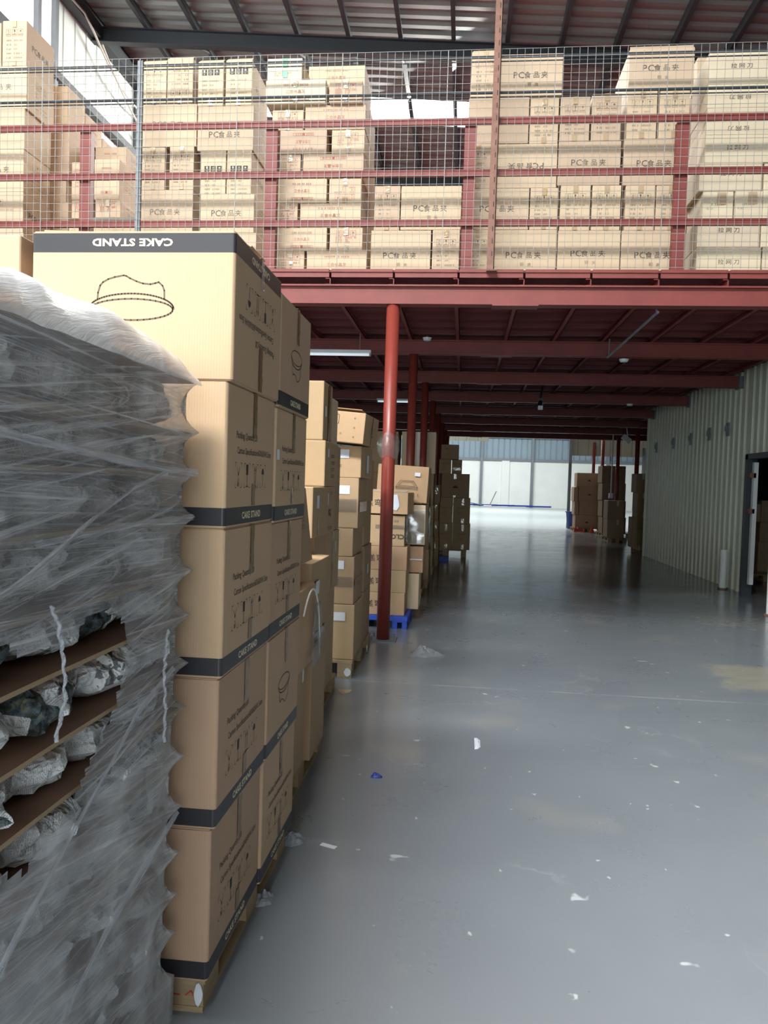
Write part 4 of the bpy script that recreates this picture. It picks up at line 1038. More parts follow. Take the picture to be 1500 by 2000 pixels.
for i, (b, kind, mat, flags, label, grp) in enumerate(MEZZ_CARTONS):
    w_, d_, h_ = b[1] - b[0], b[3] - b[2], b[5] - b[4]
    side = None
    if kind.startswith('PC'):
        pf = pr_pc('i' in kind[2:], 'h' in kind[2:], -.06 if 'l' in kind[2:] else random.uniform(-.015, .015), w_)
        side = pr_narrow('lines', d_ * .7, h_, False, i)
    elif kind.startswith('lines'): pf = pr_narrow('lines', w_, h_, kind.endswith('i'), i); side = pr_pc(w_=.55)
    elif kind.startswith('black'):
        pf = pr_narrow('black', w_, h_, False, i)
        if kind == 'blackl':
            for k, (vs, fs, m_) in enumerate(pf.it): pf.it[k] = ([(a, c - .07) for a, c in vs if True], fs, m_)
        side = pr_pc(w_=.55)
    elif kind.startswith('redn'): pf = pr_narrow('red', w_, h_, kind.endswith('i'), i); side = pr_red(d_, h_, False, i)
    elif kind.startswith('red'): pf = pr_red(w_, h_, kind.endswith('i'), i); side = pr_narrow('red', d_ * .7, h_, False, i)
    elif kind.startswith('LW'):
        pf = Print(); pf.text('拉网刀', 0, h_ * .05 if kind != 'LWu' else h_ * .12, .046, SOFT, .005, .19, 1.5)
        if kind == 'LWi': pf.flip()
    elif kind == 'stain':
        pf = Print(); pf.dashes(-.06, .06, .01, .02, FAINT, i); pf.dashes(-.1, -.04, -.03, .014, FAINT, i + 1)
    else:
        pf = Print(); pf.dashes(-w_ * .3, w_ * .2, -h_ * .1, .014, FAINT, i); pf.dashes(-w_ * .3, w_ * .1, -h_ * .2, .014, FAINT, i + 2)
    faces = {'front': pf}
    if side is not None and (b[0] + b[1]) / 2 < -.3: faces['right'] = side
    o, sz = carton(b, mat, faces, label, grp, seg=2, bev=.006, bulge=random.uniform(.001, .005) if d_ > .3 else 0, rotz=0)
    if kind in ('lines', 'black', 'linesi', 'redn', 'redni') or kind == 'redt':
        u = .022
        strip(o, sz, 'front', -u, u, h_ / 2 - .07, h_ / 2 - .002, 'tape_lt' if kind != 'redn' else 'tape_shiny', 'packing_tape', .007, .004 if 'red' in kind or 'tape' in flags else 0.0)
        strip(o, sz, 'front', -u, u, -h_ / 2 + .002, -h_ / 2 + .06, 'tape_lt' if kind != 'redn' else 'tape_shiny', 'packing_tape', .007, .004 if 'red' in kind else 0.0)
    if kind == 'stain': strip(o, sz, 'front', -.01, .07, h_ / 2 - .12, h_ / 2 - .01, 'stain_brown', 'tape_stain', .007)
    if 'green' in flags:
        strip(o, sz, 'front', -.02, .03, .03, h_ / 2 - .004, 'tape_green', 'green_tape', .006, label='green tape strip')
        strip(o, sz, 'front', -.02, .03, -.07, .0, 'tape_green', 'green_tape', .006, label='green tape strip')
    if 'label' in flags: strip(o, sz, 'front', -.01, .03, .0, .03, 'paper_white', 'shipping_label', .008)
    if 'flap' in flags:      # lid flap standing up along the front edge
        mb = MB(); hh = .045 if w_ < .4 else .055
        mb.add([(-w_ / 2 + .004, -d_ / 2 + .004, h_), (w_ / 2 - .004, -d_ / 2 + .004, h_), (w_ / 2 - .004, -d_ / 2 + .06, h_ + hh), (-w_ / 2 + .01, -d_ / 2 + .05, h_ + hh * .8),
                (-w_ / 2 + .004, -d_ / 2 + .009, h_), (w_ / 2 - .004, -d_ / 2 + .009, h_), (w_ / 2 - .004, -d_ / 2 + .065, h_ + hh), (-w_ / 2 + .01, -d_ / 2 + .055, h_ + hh * .8)],
               [(0, 1, 2, 3), (7, 6, 5, 4), (0, 4, 5, 1), (1, 5, 6, 2), (2, 6, 7, 3), (3, 7, 4, 0)])
        mb.build('flap', mat, o)
mb = MB(); mb.box(-4.10, -3.58, 7.98, 8.52, 4.19, 4.249, 0)
for k in range(3): mb.box(-4.10, -3.58, 7.979 + .18 * k, 7.981 + .18 * k, 4.19, 4.25, 0)
tag(mb.build('plank', 'old_plank'), 'grey weathered plank under the small red-printed cartons behind the lowest rail', 'plank')

# ================================================================== PALLETS AND CARTONS ON THE FLOOR
def wood_pallet(x0, x1, y0, y1, h, label, mark=False, n=5):
    t = thing('wooden_pallet', label, 'pallet', ((x0 + x1) / 2, (y0 + y1) / 2, 0), 0, 'wooden pallets')
    W, D = x1 - x0, y1 - y0
    mb = MB(); bw = D / (n + (n - 1) * .35)
    for k in range(n):
        a = -D / 2 + k * bw * 1.35
        mb.box(-W / 2, W / 2, a, a + bw, h - .018, h)
    mb.build('top_deck', 'pallet_wood', t)
    for i, x in enumerate((-W / 2 + .06, 0, W / 2 - .06)):
        for j, y in enumerate((-D / 2 + .07, 0, D / 2 - .07)):
            mb = MB(); mb.box(x - .055, x + .055, y - .068, y + .068, .017, h - .0185)
            b = mb.build('block', 'pallet_wood', t)
            if mark and i == 2 and j == 0:
                p = MB()
                for a, c in (((-.03, .012), (-.04, -.002)), ((-.04, -.002), (-.012, -.004)), ((.004, -.004), (.02, .010)), ((.02, .010), (.03, -.006))):
                    p.bar((x + a[0], y - .0685, h / 2 + a[1]), (x + c[0], y - .0685, h / 2 + c[1]), .0025, 4)
                p.build('painted_mark', 'plastic_red', b)['label'] = 'orange-red scribble'
        mb = MB(); mb.box(x - .055, x + .055, -D / 2, D / 2, 0, .0165); mb.build('bottom_board', 'pallet_wood', t)
    return t

# --- the cake stand cartons
def cake_mesh(w_, d_, h_, faces, flip):
    bm = bmesh.new(); bmesh.ops.create_cube(bm, size=1.0)
    for v in bm.verts: v.co = Vector((v.co.x * w_, v.co.y * d_, (v.co.z + .5) * h_))
    bmesh.ops.bevel(bm, geom=[e for e in bm.edges if abs(e.verts[0].co.z - e.verts[1].co.z) > .1], offset=.010, segments=4, affect='EDGES', profile=.5)
    bmesh.ops.bevel(bm, geom=[e for e in bm.edges if e.calc_face_angle(0) > 1.2], offset=.004, segments=2, affect='EDGES')
    za, zb = (h_ - .058, h_ - .006) if flip else (.007, .056)
    for z in (za, zb):
        bmesh.ops.bisect_plane(bm, geom=bm.verts[:] + bm.edges[:] + bm.faces[:], plane_co=(0, 0, z), plane_no=(0, 0, 1))
    bm.verts.index_update(); mb = MB()
    mb.v = [tuple(v.co) for v in bm.verts]
    for f in bm.faces:
        mb.f.append(tuple(v.index for v in f.verts)); c = f.calc_center_median()
        mb.m.append(BAND if za < c.z < zb else 0)
    bm.free()
    nb = len(mb.f)
    fr = {'front': (Vector((0, -d_ / 2 - .0006, h_ / 2)), Vector((1, 0, 0))), 'right': (Vector((w_ / 2 + .0006, 0, h_ / 2)), Vector((0, 1, 0)))}
    for k, pr in faces.items():
        o, u = fr[k]
        for vs, fs, mi in pr.it: mb.add([o + u * a + Vector((0, 0, b)) for a, b in vs], fs, mi)
    mb.box(-w_ / 2 + .012, w_ / 2 - .012, -.0015, .0015, h_ - .001, h_ + .0004, SEAM)
    return mb

def stand_drawing(p, cx, cy, k=1.0, kx=1.0):
    S = 1 / 4387 * k
    def P(x, y): return (cx - (x - 640) * S * kx, cy + (y - 960) * S)
    ell = lambda a0, a1, rx, ry, yc, n=40: [P(640 + rx * math.cos(R(a0 + (a1 - a0) * i / n)), yc - ry * math.sin(R(a0 + (a1 - a0) * i / n))) for i in range(n + 1)]
    t = .0042 * k
    p.line(ell(0, 360, 510, 125, 1055), t, SOFT); p.line(ell(0, 180, 520, 177, 1045), t, SOFT)
    dome = [(220, 930), (224, 860), (250, 775), (285, 735), (350, 700), (430, 675), (540, 655), (572, 662), (620, 690), (700, 725), (780, 750), (870, 758), (930, 745), (972, 733), (1020, 775), (1042, 830), (1045, 930)]
    p.line([P(*q) for q in dome], t, SOFT)
def band_text(p, h_, width):
    p.text('CAKE STAND', 0, -h_ / 2 + .031, .021, CREAM, .035, width, 1.05)
def pr_cake_draw(w_, h_, k=1.0, kx=1.0):
    p = Print(); band_text(p, h_, .226 * kx * (k if k < 1 else 1)); stand_drawing(p, 0.0, -.010, k, kx)
    return p
def pr_cake_text(w_, h_):
    p = Print(); band_text(p, h_, .20)
    p.text('Packing Quantity:20', -w_ * .12, h_ * .15, .026, SOFT, .012, w_ * .42)
    p.text('Carton Specification:60X60X41.5cm', w_ * .05, h_ * .04, .026, SOFT, .012, w_ * .72)
    for i, fn in enumerate((keepoff, goblet, arrows, umbrella)):
        x = -w_ * .28 + i * w_ * .17; y = -h_ * .13
        corners(p, x, y, w_ * .125, .072, .002, SOFT)
        fn(p, x, y, .072, INK if fn is not keepoff else SOFT)
    return p

def cake(b, flip, front, right, label, group, tapes=True, dx=0):
    x0, x1, y0, y1, z0, z1 = b; w_, d_, h_ = x1 - x0, y1 - y0, z1 - z0
    mk = {'draw': pr_cake_draw, 'text': pr_cake_text}
    pf, pr_ = mk[front](w_, h_), (pr_cake_draw(d_, h_, .9, .82) if right == 'draw' else pr_cake_text(d_, h_))
    if flip: pf.flip(); pr_.flip()
    mb = cake_mesh(w_, d_, h_, {'front': pf, 'right': pr_}, flip)
    o = mb.build('cake_stand_carton', ['kraft'] + SLOTS[1:], loc=((x0 + x1) / 2, (y0 + y1) / 2, z0))
    o.data.polygons.foreach_set('use_smooth', [False] * len(o.data.polygons))
    tag(o, label, 'carton', group)
    if tapes:
        sz = (w_, d_, h_)
        if right == 'text':
            if flip:
                strip(o, sz, 'right', -.005, .032, -h_ / 2 + .002, -h_ / 2 + .13, 'tape', 'packing_tape', wrinkle=.004)
                strip(o, sz, 'right', .0, .03, h_ / 2 - .09, h_ / 2 - .002, 'tape_clear', 'packing_tape', wrinkle=.006)
            else:
                strip(o, sz, 'right', -.005, .032, h_ / 2 - .135, h_ / 2 - .002, 'tape', 'packing_tape', wrinkle=.004)
                strip(o, sz, 'right', -.005, .032, -h_ / 2 + .058, -h_ / 2 + .12, 'tape', 'packing_tape', wrinkle=.002)
        else:
            strip(o, sz, 'right', .0, .032, h_ / 2 - .13, h_ / 2 - .002, 'tape', 'packing_tape', wrinkle=.003)
        over_edge(o, sz, 'right', -.005, .032, .08)
    return o
film('tape_clear', 0.35, 0.7, (0.1,), (0.8, 0.78, 0.72), 30, 0.05)

GA = 'cake stand cartons on the nearest pallet'
ZT = [.1, .528, .945, 1.354, 1.752, 2.150]
XR = [-.656, -.644, -.637, -.637, -.625]
rowA = ['bottom cake stand carton of the nearest corner stack, resting on the pallet block', 'cake stand carton second from floor in the nearest corner stack',
        'cake stand carton third from floor in the nearest corner stack', 'cake stand carton right under the upside-down one', 'upside-down cake stand carton with large outline drawing on top of the nearest stack']
rowB = ['bottom cake stand carton of the second stack, touching the aisle', 'cake stand carton with dish drawing second from floor in the second stack', 'cake stand carton third from floor in the second stack, with packing text',
        'cake stand carton fourth from floor in the second stack, with small white sticker', 'upright cake stand carton with dish drawing on top of the second stack']
for k in range(5):
    cake((XR[k] - .572, XR[k], 2.012, 2.528, ZT[k] + .001, ZT[k + 1]), k == 4, 'draw', 'text', rowA[k], GA)
ZB2 = [.1, .53, .945, 1.345, 1.737, 2.118]
XB = [-.648, -.640, -.640, -.632, -.625]
for k in range(5):
    o = cake((XB[k] - .56, XB[k], 2.534, 3.03, ZB2[k] + .001, ZB2[k + 1]), False, 'draw', 'draw' if k in (4, 1) else 'text', rowB[k], GA)
    if k == 3: strip(o, (.56, .496, .39), 'right', -.24, -.20, .02, .055, 'paper_white', 'sticker', wrinkle=0)
for k in range(5):
    o, sz = carton((-1.815, -1.235, 2.02, 2.53, ZT[k] + .001, ZT[k + 1] - (.006 if k == 4 else 0)), 'kraft', {}, ['bottom', 'second', 'third', 'fourth', 'topmost'][k] + ' plain carton of the stack behind the film-wrapped load', GA, seg=3, bev=.008)
# torn lid flap lying on top of the corner stack
mb = MB(); mb.box(-.30, .27, -.01, .14, 0, .004, 0, Matrix.Rotation(R(2.0), 4, 'Y') @ Matrix.Rotation(R(6), 4, 'X')); mb.box(-.30, .27, .14, .30, .012, .016)
tag(mb.build('cardboard_flap', 'kraft', loc=(-.93, 2.14, 2.178)), 'loose brown cardboard flap lying on the upside-down cake stand carton', 'cardboard')
wood_pallet(-1.83, -.668, 2.03, 3.02, .0995, 'worn wooden pallet with an orange scribble under the cake stand cartons', mark=True)

# --- generic floor cartons
def pr_label_text(st, x, y, h, m=SOFT, width=None):
    p = Print(); p.text(st, x, y, h, m, .01, width); return p
def fc(b, mat, label, group, faces=None, **k):
    return carton(b, mat, faces or {}, label, group, seg=2, bev=.007, **k)
G1 = 'assorted cartons behind the cake stand cartons'
wood_pallet(-1.5, -.74, 3.10, 4.22, .119, 'splintered wooden pallet under the leaning flat cartons')
o, s_ = fc((-1.3, -.735, 3.1, 3.64, .121, .66), 'tanbox', 'tall carton with a white label squeezed between the cake stand stack and the flat carton', G1)
strip(o, s_, 'right', .20, .235, .14, .21, 'paper_white', 'shipping_label')



o, s_ = fc((-.765, -.705, 3.66, 4.03, .122, .60), 'tanbox', 'thin upright carton with an open slanting top at the aisle edge', G1)
mb = MB(); mb.add([(-.03, -.185, .478), (.03, -.185, .478), (.03, .185, .478), (-.03, .185, .478), (.028, -.185, .545), (.028, .185, .545)],
                  [(0, 1, 4), (3, 5, 2), (0, 4, 5, 3), (1, 2, 5, 4), (0, 3, 2, 1)])
mb.build('lid', 'tanbox', o)
fc((-1.32, -.78, 3.68, 4.22, .122, .62), 'brownbox', 'hidden carton carrying the tilted carton with a white label', G1)
o, s_ = fc((-1.26, -.75, 3.70, 4.20, .645, 1.10), 'tanbox', 'tilted worn carton with a white label above the thin upright carton', G1, {'right': Print()}, tilt=(0, R(3)), bulge=.012)
strip(o, s_, 'right', -.17, -.07, .06, .13, 'paper_white', 'shipping_label', .012)
strip(o, s_, 'right', -.25, .25, -.2, -.15, 'tape', 'packing_tape', .010, .003)
# string-tied orange bundle
o, s_ = fc((-1.15, -.672, 3.10, 3.52, .662, 1.02), 'orangebox', 'orange-brown paper bundle tied with white string above the labelled tall carton', G1, bulge=.03, top_seam=False, name='tied_bundle', cat='bundle')
mb = MB()
B4 = [Vector((s_[0] / 2 + .032, -.20, .27)), Vector((s_[0] / 2 + .036, -.02, .47)), Vector((s_[0] / 2 + .040, .12, .32)), Vector((s_[0] / 2 + .036, .16, .04))]
pts = [B4[0] * (1 - t) ** 3 + B4[1] * 3 * t * (1 - t) ** 2 + B4[2] * 3 * t * t * (1 - t) + B4[3] * t ** 3 for t in [i / 18 for i in range(19)]]
mb.tube(pts, .004, 6); mb.build('string', 'cable_white', o, smooth=True)['label'] = 'white string'
strip(o, s_, 'right', -.02, .16, -.16, .11, 'film_thin', 'film_patch', .034, .03)
p = Print()
for r in range(4): p.dashes(-.12, .06, .10 - .035 * r, .022, SOFT, r + 60)
o, s_ = fc((-1.28, -.715, 3.22, 3.66, 1.078, 1.43), 'tanbox', 'crumpled carton with slanting print leaning out over the tied bundle', G1, {'right': p}, tilt=(0, R(-7)), bulge=.014)

G2 = 'cartons in the second mixed stack along the aisle'
wood_pallet(-1.5, -.87, 4.28, 5.42, .119, 'wooden pallet under the brown-taped stack, one board jutting to the aisle')
fc((-1.4, -.86, 4.28, 4.66, .12, .615), 'brownbox', 'lowest carton of the brown-taped stack, mostly hidden', G2)
fc((-1.4, -.83, 4.28, 4.66, .617, 1.183), 'tanbox', 'tall shadowed carton beneath the big lettered one', G2)
p = Print(); p.text('BLJ', .18, -.02, .05, INK, .02, .08); p.dashes(.12, .3, -.11, .02, SOFT, 4); p.dashes(.16, .27, .1, .02, SOFT, 8)
o, s_ = fc((-1.4, -.80, 4.05, 4.74, 1.185, 1.462), 'tanbox', 'long carton with bold black letters and small labels, in the middle of the brown-taped stack', G2, {'right': p})
strip(o, s_, 'right', -.24, -.17, .02, .09, 'paper_white', 'shipping_label'); strip(o, s_, 'right', .10, .125, .03, .10, 'paper_white', 'sticker')
strip(o, s_, 'right', -.20, -.17, -.13, -.04, 'tape', 'packing_tape')
p = Print(); [p.dashes(-.02, .1, .05 - .04 * r, .02, SOFT, r) for r in range(4)]
o, s_ = fc((-1.36, -.803, 4.39, 4.84, 1.464, 1.731), 'tanbox', 'orange-tinted carton with faint side print, second from top of the brown-taped stack', G2, {'right': p})
strip(o, s_, 'right', -.14, -.10, .04, .09, 'paper_white', 'sticker')
o, s_ = fc((-1.34, -.822, 4.40, 4.69, 1.733, 2.075), 'tanbox', 'topmost carton of the brown-taped stack, its side sealed with brown tape', G2)
strip(o, s_, 'right', -.01, .05, -.17, .17, 'tape', 'packing_tape', .004, .003); strip(o, s_, 'right', -.11, -.06, -.03, .03, 'paper_white', 'sticker', .003)
fc((-1.3, -.845, 4.86, 5.2, 1.175, 1.730), 'tanbox', 'carton behind the orange-tinted one, seen as a narrow strip', G2)
fc((-1.3, -.855, 4.72, 5.1, 1.732, 2.03), 'mid', 'pale carton peeping out behind the topmost brown-taped one', G2)
o, s_ = fc((-1.3, -.845, 4.68, 5.24, .78, 1.173), 'tanbox', 'thin upright carton with a long brown tape line, in front of the labelled stack', G2)
strip(o, s_, 'right', .0, .05, -.18, .19, 'tape', 'packing_tape'); strip(o, s_, 'right', .12, .15, .05, .12, 'paper_white', 'sticker')
fc((-1.3, -.87, 4.7, 5.26, .12, .778), 'tanbox', 'low carton beneath the thin upright taped carton', G2)

G3 = 'cartons in the white-labelled stack before the front pillar'
wood_pallet(-1.9, -.80, 5.76, 6.92, .13, 'wooden pallet with torn white wrap under the white-labelled stack')
def lab(o, s_, u, v, wd=.10, ht=.065): strip(o, s_, 'front', u - wd / 2, u + wd / 2, v - ht / 2, v + ht / 2, 'paper_white', 'shipping_label', .006, label='white shipping label')
W3 = .42
o, s_ = fc((-1.28, -.800, 5.80, 6.31, .132, .556), 'tanbox', 'bottom carton of the white-labelled stack, largest and square', G3, bulge=.004); lab(o, s_, .12, .12)
o, s_ = fc((-1.27, -.812, 5.80, 6.26, .558, .924), 'tanbox', 'carton second from bottom of the white-labelled stack, banded with clear tape', G3, bulge=.004); lab(o, s_, .10, .12)
strip(o, s_, 'right', -.22, .22, -.05, .01, 'tape', 'packing_tape', .006); strip(o, s_, 'front', -.2, .22, -.05, .03, 'film_thin', 'clear_tape', .007, .012)
p = Print(); p.text('029', .04, -.06, .035, SOFT, .01)
o, s_ = fc((-1.26, -.828, 5.80, 6.33, .926, 1.142), 'tanbox', 'low carton with handwritten 029 in the white-labelled stack', G3, {'front': p}, bulge=.006); lab(o, s_, .06, .05)
o, s_ = fc((-1.27, -.795, 5.80, 6.27, 1.144, 1.528), 'tanbox', 'carton crossed by a wide band of shiny tape in the white-labelled stack', G3, bulge=.006); lab(o, s_, .12, .10)
strip(o, s_, 'front', -.23, .225, -.07, .03, 'film_thin', 'clear_tape', .008, .014); strip(o, s_, 'right', -.22, .22, -.07, .01, 'tape', 'packing_tape', .008)
p = Print(); p.text('2024M', .0, -.08, .028, SOFT, .0); p.dashes(-.1, .1, -.03, .02, FAINT, 3)
o, s_ = fc((-1.22, -.775, 5.82, 6.36, 1.530, 1.772), 'orangebox', 'carton with stencilled figures, second from top of the white-labelled stack', G3, {'front': p}, bulge=.004, rotz=R(-2)); lab(o, s_, .08, .06)
strip(o, s_, 'right', -.04, .06, -.08, .06, 'paper_white', 'shipping_label', .006)
p = Print(); p.frame(-.02, .05, .02, .09, .003, INK); umbrella(p, .015, .055, .06, INK); p.frame(-.11, -.04, .02, .09, .003, INK); p.rect(-.09, -.06, .045, .08, INK)
p.text('uno', -.06, -.05, .03, INK, .01)
for a, c in ((.17, .07), (.17, 0), (.17, -.07), (.07, -.05)): p.line([(a - .008, c), (a + .008, c)], .002, SOFT); p.line([(a, c - .008), (a, c + .008)], .002, SOFT)
pr2 = Print(); [pr2.dashes(-.03, .06, .02 - .03 * r, .018, INK, r + 20) for r in range(3)]
o, s_ = fc((-1.24, -.742, 5.70, 6.30, 1.800, 2.03), 'orangebox', 'topmost open carton with umbrella and fragile marks, turned towards the pillar', G3, {'front': p, 'right': pr2}, bulge=.003, rotz=R(-3), tilt=(0, R(4.5)))
strip(o, s_, 'front', -.12, -.07, -.117, .117, 'tape_shiny', 'packing_tape', .006, .006); strip(o, s_, 'right', .0, .025, -.117, .117, 'tape', 'packing_tape', .005)
mb = MB(); mb.box(-.22, .2, -.235, -.10, .24, .244, 0, Matrix.Rotation(R(-4), 4, 'X')); mb.build('flap', 'orangebox', o)
for i, (a, c, lb) in enumerate(((.132, .57, 'bottom carton in the hidden row behind the white-labelled stack'), (.572, .96, 'carton with a hanging side flap behind the white-labelled stack'), (.962, 1.33, 'upper carton in the hidden row behind the white-labelled stack'), (1.332, 1.70, 'topmost carton in the hidden row behind the white-labelled stack'))):
    o, s_ = fc((-1.3, -.81 - .012 * (i == 2), 6.40, 6.86, a, c), 'tanbox', lb, G3, bulge=.005)
    if i == 1: strip(o, s_, 'right', -.1, -.02, -.05, .03, 'paper_white', 'sticker', .008)

# --- blue plastic pallet and the cartons behind the front pillar
t = thing('plastic_pallet', 'bright blue plastic pallet behind the front red pillar', 'pallet', (-1.02, 8.32, 0))
mb = MB(); mb.box(-.52, .49, -.49, .49, .085, .127); mb.build('deck', 'pallet_blue', t)
for i, x in enumerate((-.45, -.02, .42)):
    for j, y in enumerate((-.43, 0, .43)):
        mb = MB()
        for a in (-.055, .045): mb.box(x + a - .03, x + a + .02, y - .05, y + .05, .0, .085)
        mb.box(x - .085, x + .065, y - .055, y + .055, .07, .085)
        mb.build('foot', 'pallet_blue', t)
G4 = 'cartons lettered 糕弯 on the blue pallet'
def gao(w_, right=True):
    p = Print(); p.text('糕弯', -w_ * .5 + .30, -.0, .075, INK, .01, .19, 1.15); return p
zz = [.128, .364, .598, .846]
for k in range(3):
    o, s_ = fc((-1.20, -.570 + .006 * k, 7.9, 8.31, zz[k] + .001, zz[k + 1]), 'orangebox' if k != 1 else 'tanbox', ['bottom carton lettered 糕弯 on the blue pallet', 'second carton up lettered 糕弯 on the blue pallet', 'third carton up lettered 糕弯 on the blue pallet'][k], G4, {'front': gao(.62)})
    for u in (-.12, -.06): strip(o, s_, 'front', -.13, -.06, .03, .11, 'tape', 'packing_tape', .001) if u == -.12 else None
p = Print(); p.text('CLOTO', -.18, .06, .05, INK, .03, .24); p.flip()
p.dashes(.1, .25, .10, .02, SOFT, 5)
o, s_ = fc((-1.20, -.592, 7.9, 8.27, .848, 1.168), 'tanbox', 'carton with upside-down black lettering and clear tape behind the front pillar', G4, {'front': p}, bulge=.004)
strip(o, s_, 'front', .0, .30, .02, .06, 'film_thin', 'clear_tape', .006, .01); strip(o, s_, 'right', -.17, .1, -.13, .14, 'film_thin', 'film_patch', .008, .02)
o, s_ = fc((-1.21, -.548, 7.88, 8.33, 1.182, 1.408), 'orangebox', 'open-topped carton lettered 糕弯 with a large torn white label', G4, {'front': gao(.66)}, rotz=R(-4))
mb = MB(); mb.add([(.10, -.232, .07), (.115, -.232, -.07), (.20, -.232, -.075), (.225, -.232, -.03), (.215, -.232, .03), (.20, -.232, .09), (.13, -.232, .085)], [(0, 1, 2, 3, 4, 5, 6)])
mb.v = [(x + .02, y, z + .115) for x, y, z in mb.v]; mb.build('torn_label', 'paper_white', o)['label'] = 'torn white label'
mb = MB(); mb.box(-.33, .31, -.2255, -.05, .0, .003, 0, Matrix.Translation((0, 0, .228)) @ Matrix.Rotation(R(7), 4, 'X') @ Matrix.Translation((0, 0, .026))); mb.build('flap', 'mid', o)
G5 = 'bulging wrapped cartons beyond the blue pallet'
o, s_ = fc((-1.0, -.452, 8.36, 8.72, .129, .52), 'mid', 'pale leaning carton at the rear edge of the blue pallet', G5, bulge=.01)
o, s_ = fc((-.98, -.415, 8.36, 8.86, .531, .818), 'orangebox', 'carton with a white strap line beneath the film-wrapped one', G5, bulge=.008)
strip(o, s_, 'front', -.25, .27, -.005, .008, 'paper_white', 'strap', .012); 
o, s_ = fc((-1.0, -.405, 8.38, 8.95, .835, 1.27), 'mid', 'bulging carton glazed with crumpled clear film beside the front pillar', G5, bulge=.03)
strip(o, s_, 'front', .0, .29, -.2, .17, 'film_thin', 'film_patch', .034, .03); strip(o, s_, 'right', -.27, .1, -.2, .2, 'film_thin', 'film_patch', .034, .03)
p = Print()
tray = [(-.02, .035), (.12, .035), (.17, -.035), (-.07, -.035)]
p.line([(a - .0, b) for a, b in tray], .005, SOFT, True); p.line([(.0, .022), (.105, .022), (.14, -.022), (-.04, -.022)], .004, SOFT, True)
p.line([(-.07, -.035), (-.068, -.052), (.165, -.052), (.17, -.035)], .005, SOFT); p.dashes(-.06, .2, -.115, .028, SOFT, 77)
o, s_ = fc((-.96, -.40, 8.42, 8.98, 1.302, 1.70), 'orangebox', 'large bulging carton with a tray drawing tilted against the pillar row', G5, {'front': p}, bulge=.03, tilt=(0, R(2.5)))
strip(o, s_, 'front', .13, .19, .09, .13, 'paper_white', 'shipping_label', .034)

G6 = 'cartons in the deep shade of the aisle row'
def stack(x0, x1, y0, d_, zs, mat, labels, grp=G6, **k):
    out = []
    for i in range(len(zs) - 1):
        out.append(fc((x0 + .01 * (i % 2), x1 - .012 * ((i * 7) % 3), y0, y0 + d_, zs[i] + .001, zs[i + 1]), mat, labels[i], grp, **k))
    return out
wood_pallet(-1.5, -.51, 10.09, 11.0, .119, 'wooden pallet just past the bulging wrapped cartons')
stack(-1.1, -.52, 10.11, .55, [.12, .5, .88, 1.26], 'tanbox', ['bottom carton of the low stack past the bulging cartons', 'middle carton of the low stack past the bulging cartons', 'top carton of the low stack past the bulging cartons'])
wood_pallet(-1.4, -.47, 11.1, 12.0, .119, 'wooden pallet in shade ahead of the tall twin cartons')
for o, s_ in stack(-1.05, -.47, 11.12, .6, [.12, .56, 1.0, 1.42], 'tanbox', ['bottom carton of the shiny-taped shaded stack', 'middle carton of the shiny-taped shaded stack', 'top carton of the shiny-taped shaded stack']):
    strip(o, s_, 'front', .14, .2, -.15, .2, 'tape_shiny', 'packing_tape', .002, .01)
wood_pallet(-1.8, -.47, 12.80, 13.65, .119, 'wooden pallet under the tall twin cartons')
stack(-1.06, -.478, 12.81, .6, [.12, .64, 1.16, 1.68], 'tanbox', ['bottom carton under the tall pale taped carton', 'middle carton under the tall pale taped carton', 'upper carton under the tall pale taped carton'])
p = Print(); p.tri([(-.05, -.24), (.05, -.24), (.07, -.225), (.02, -.205), (-.02, -.205), (-.07, -.225)], INK)
o, s_ = fc((-1.055, -.485, 12.81, 13.35, 1.682, 2.375), 'mid', 'tall pale carton with a vertical tape seam seen between two pillars', G6, {'front': p}); strip(o, s_, 'front', -.03, .06, -.32, .34, 'tape', 'packing_tape')
stack(-1.70, -1.09, 12.81, .6, [.12, .9, 1.68, 2.37], 'tanbox', ['bottom carton beside the tall pale taped carton, in deep shade', 'middle carton beside the tall pale taped carton, in deep shade', 'top carton left of the tall pale taped carton'])
wood_pallet(-1.3, -.43, 14.2, 15.2, .119, 'wooden pallet next to the far carton block')
for o, s_ in stack(-1.0, -.43, 14.22, .6, [.12, .52, .85, 1.17, 1.50], 'tanbox', ['bottom carton of the white-taped column by the far block', 'second carton up of the white-taped column by the far block', 'third carton up of the white-taped column by the far block', 'top carton of the white-taped column by the far block']):
    strip(o, s_, 'front', .17, .24, .0, .12, 'tape_shiny', 'packing_tape', .002, .006)
G7 = 'cartons of the far block facing the camera'
wood_pallet(-.78, .10, 16.15, 17.3, .15, 'pale wooden pallet under the far block of cartons at the aisle edge')
def far_faces(logo=False, seed=0):
    p = Print()
    if logo: p.tri([(-.045, -.05), (.045, -.05), (.06, -.035), (.03, -.01), (-.03, -.01), (-.06, -.035)], INK); p.rect(-.012, .012, -.01, .01, INK)
    else: p.dashes(-.1, .1, .06, .02, SOFT, seed); p.dashes(-.08, .02, -.04, .02, SOFT, seed + 1)
    return p
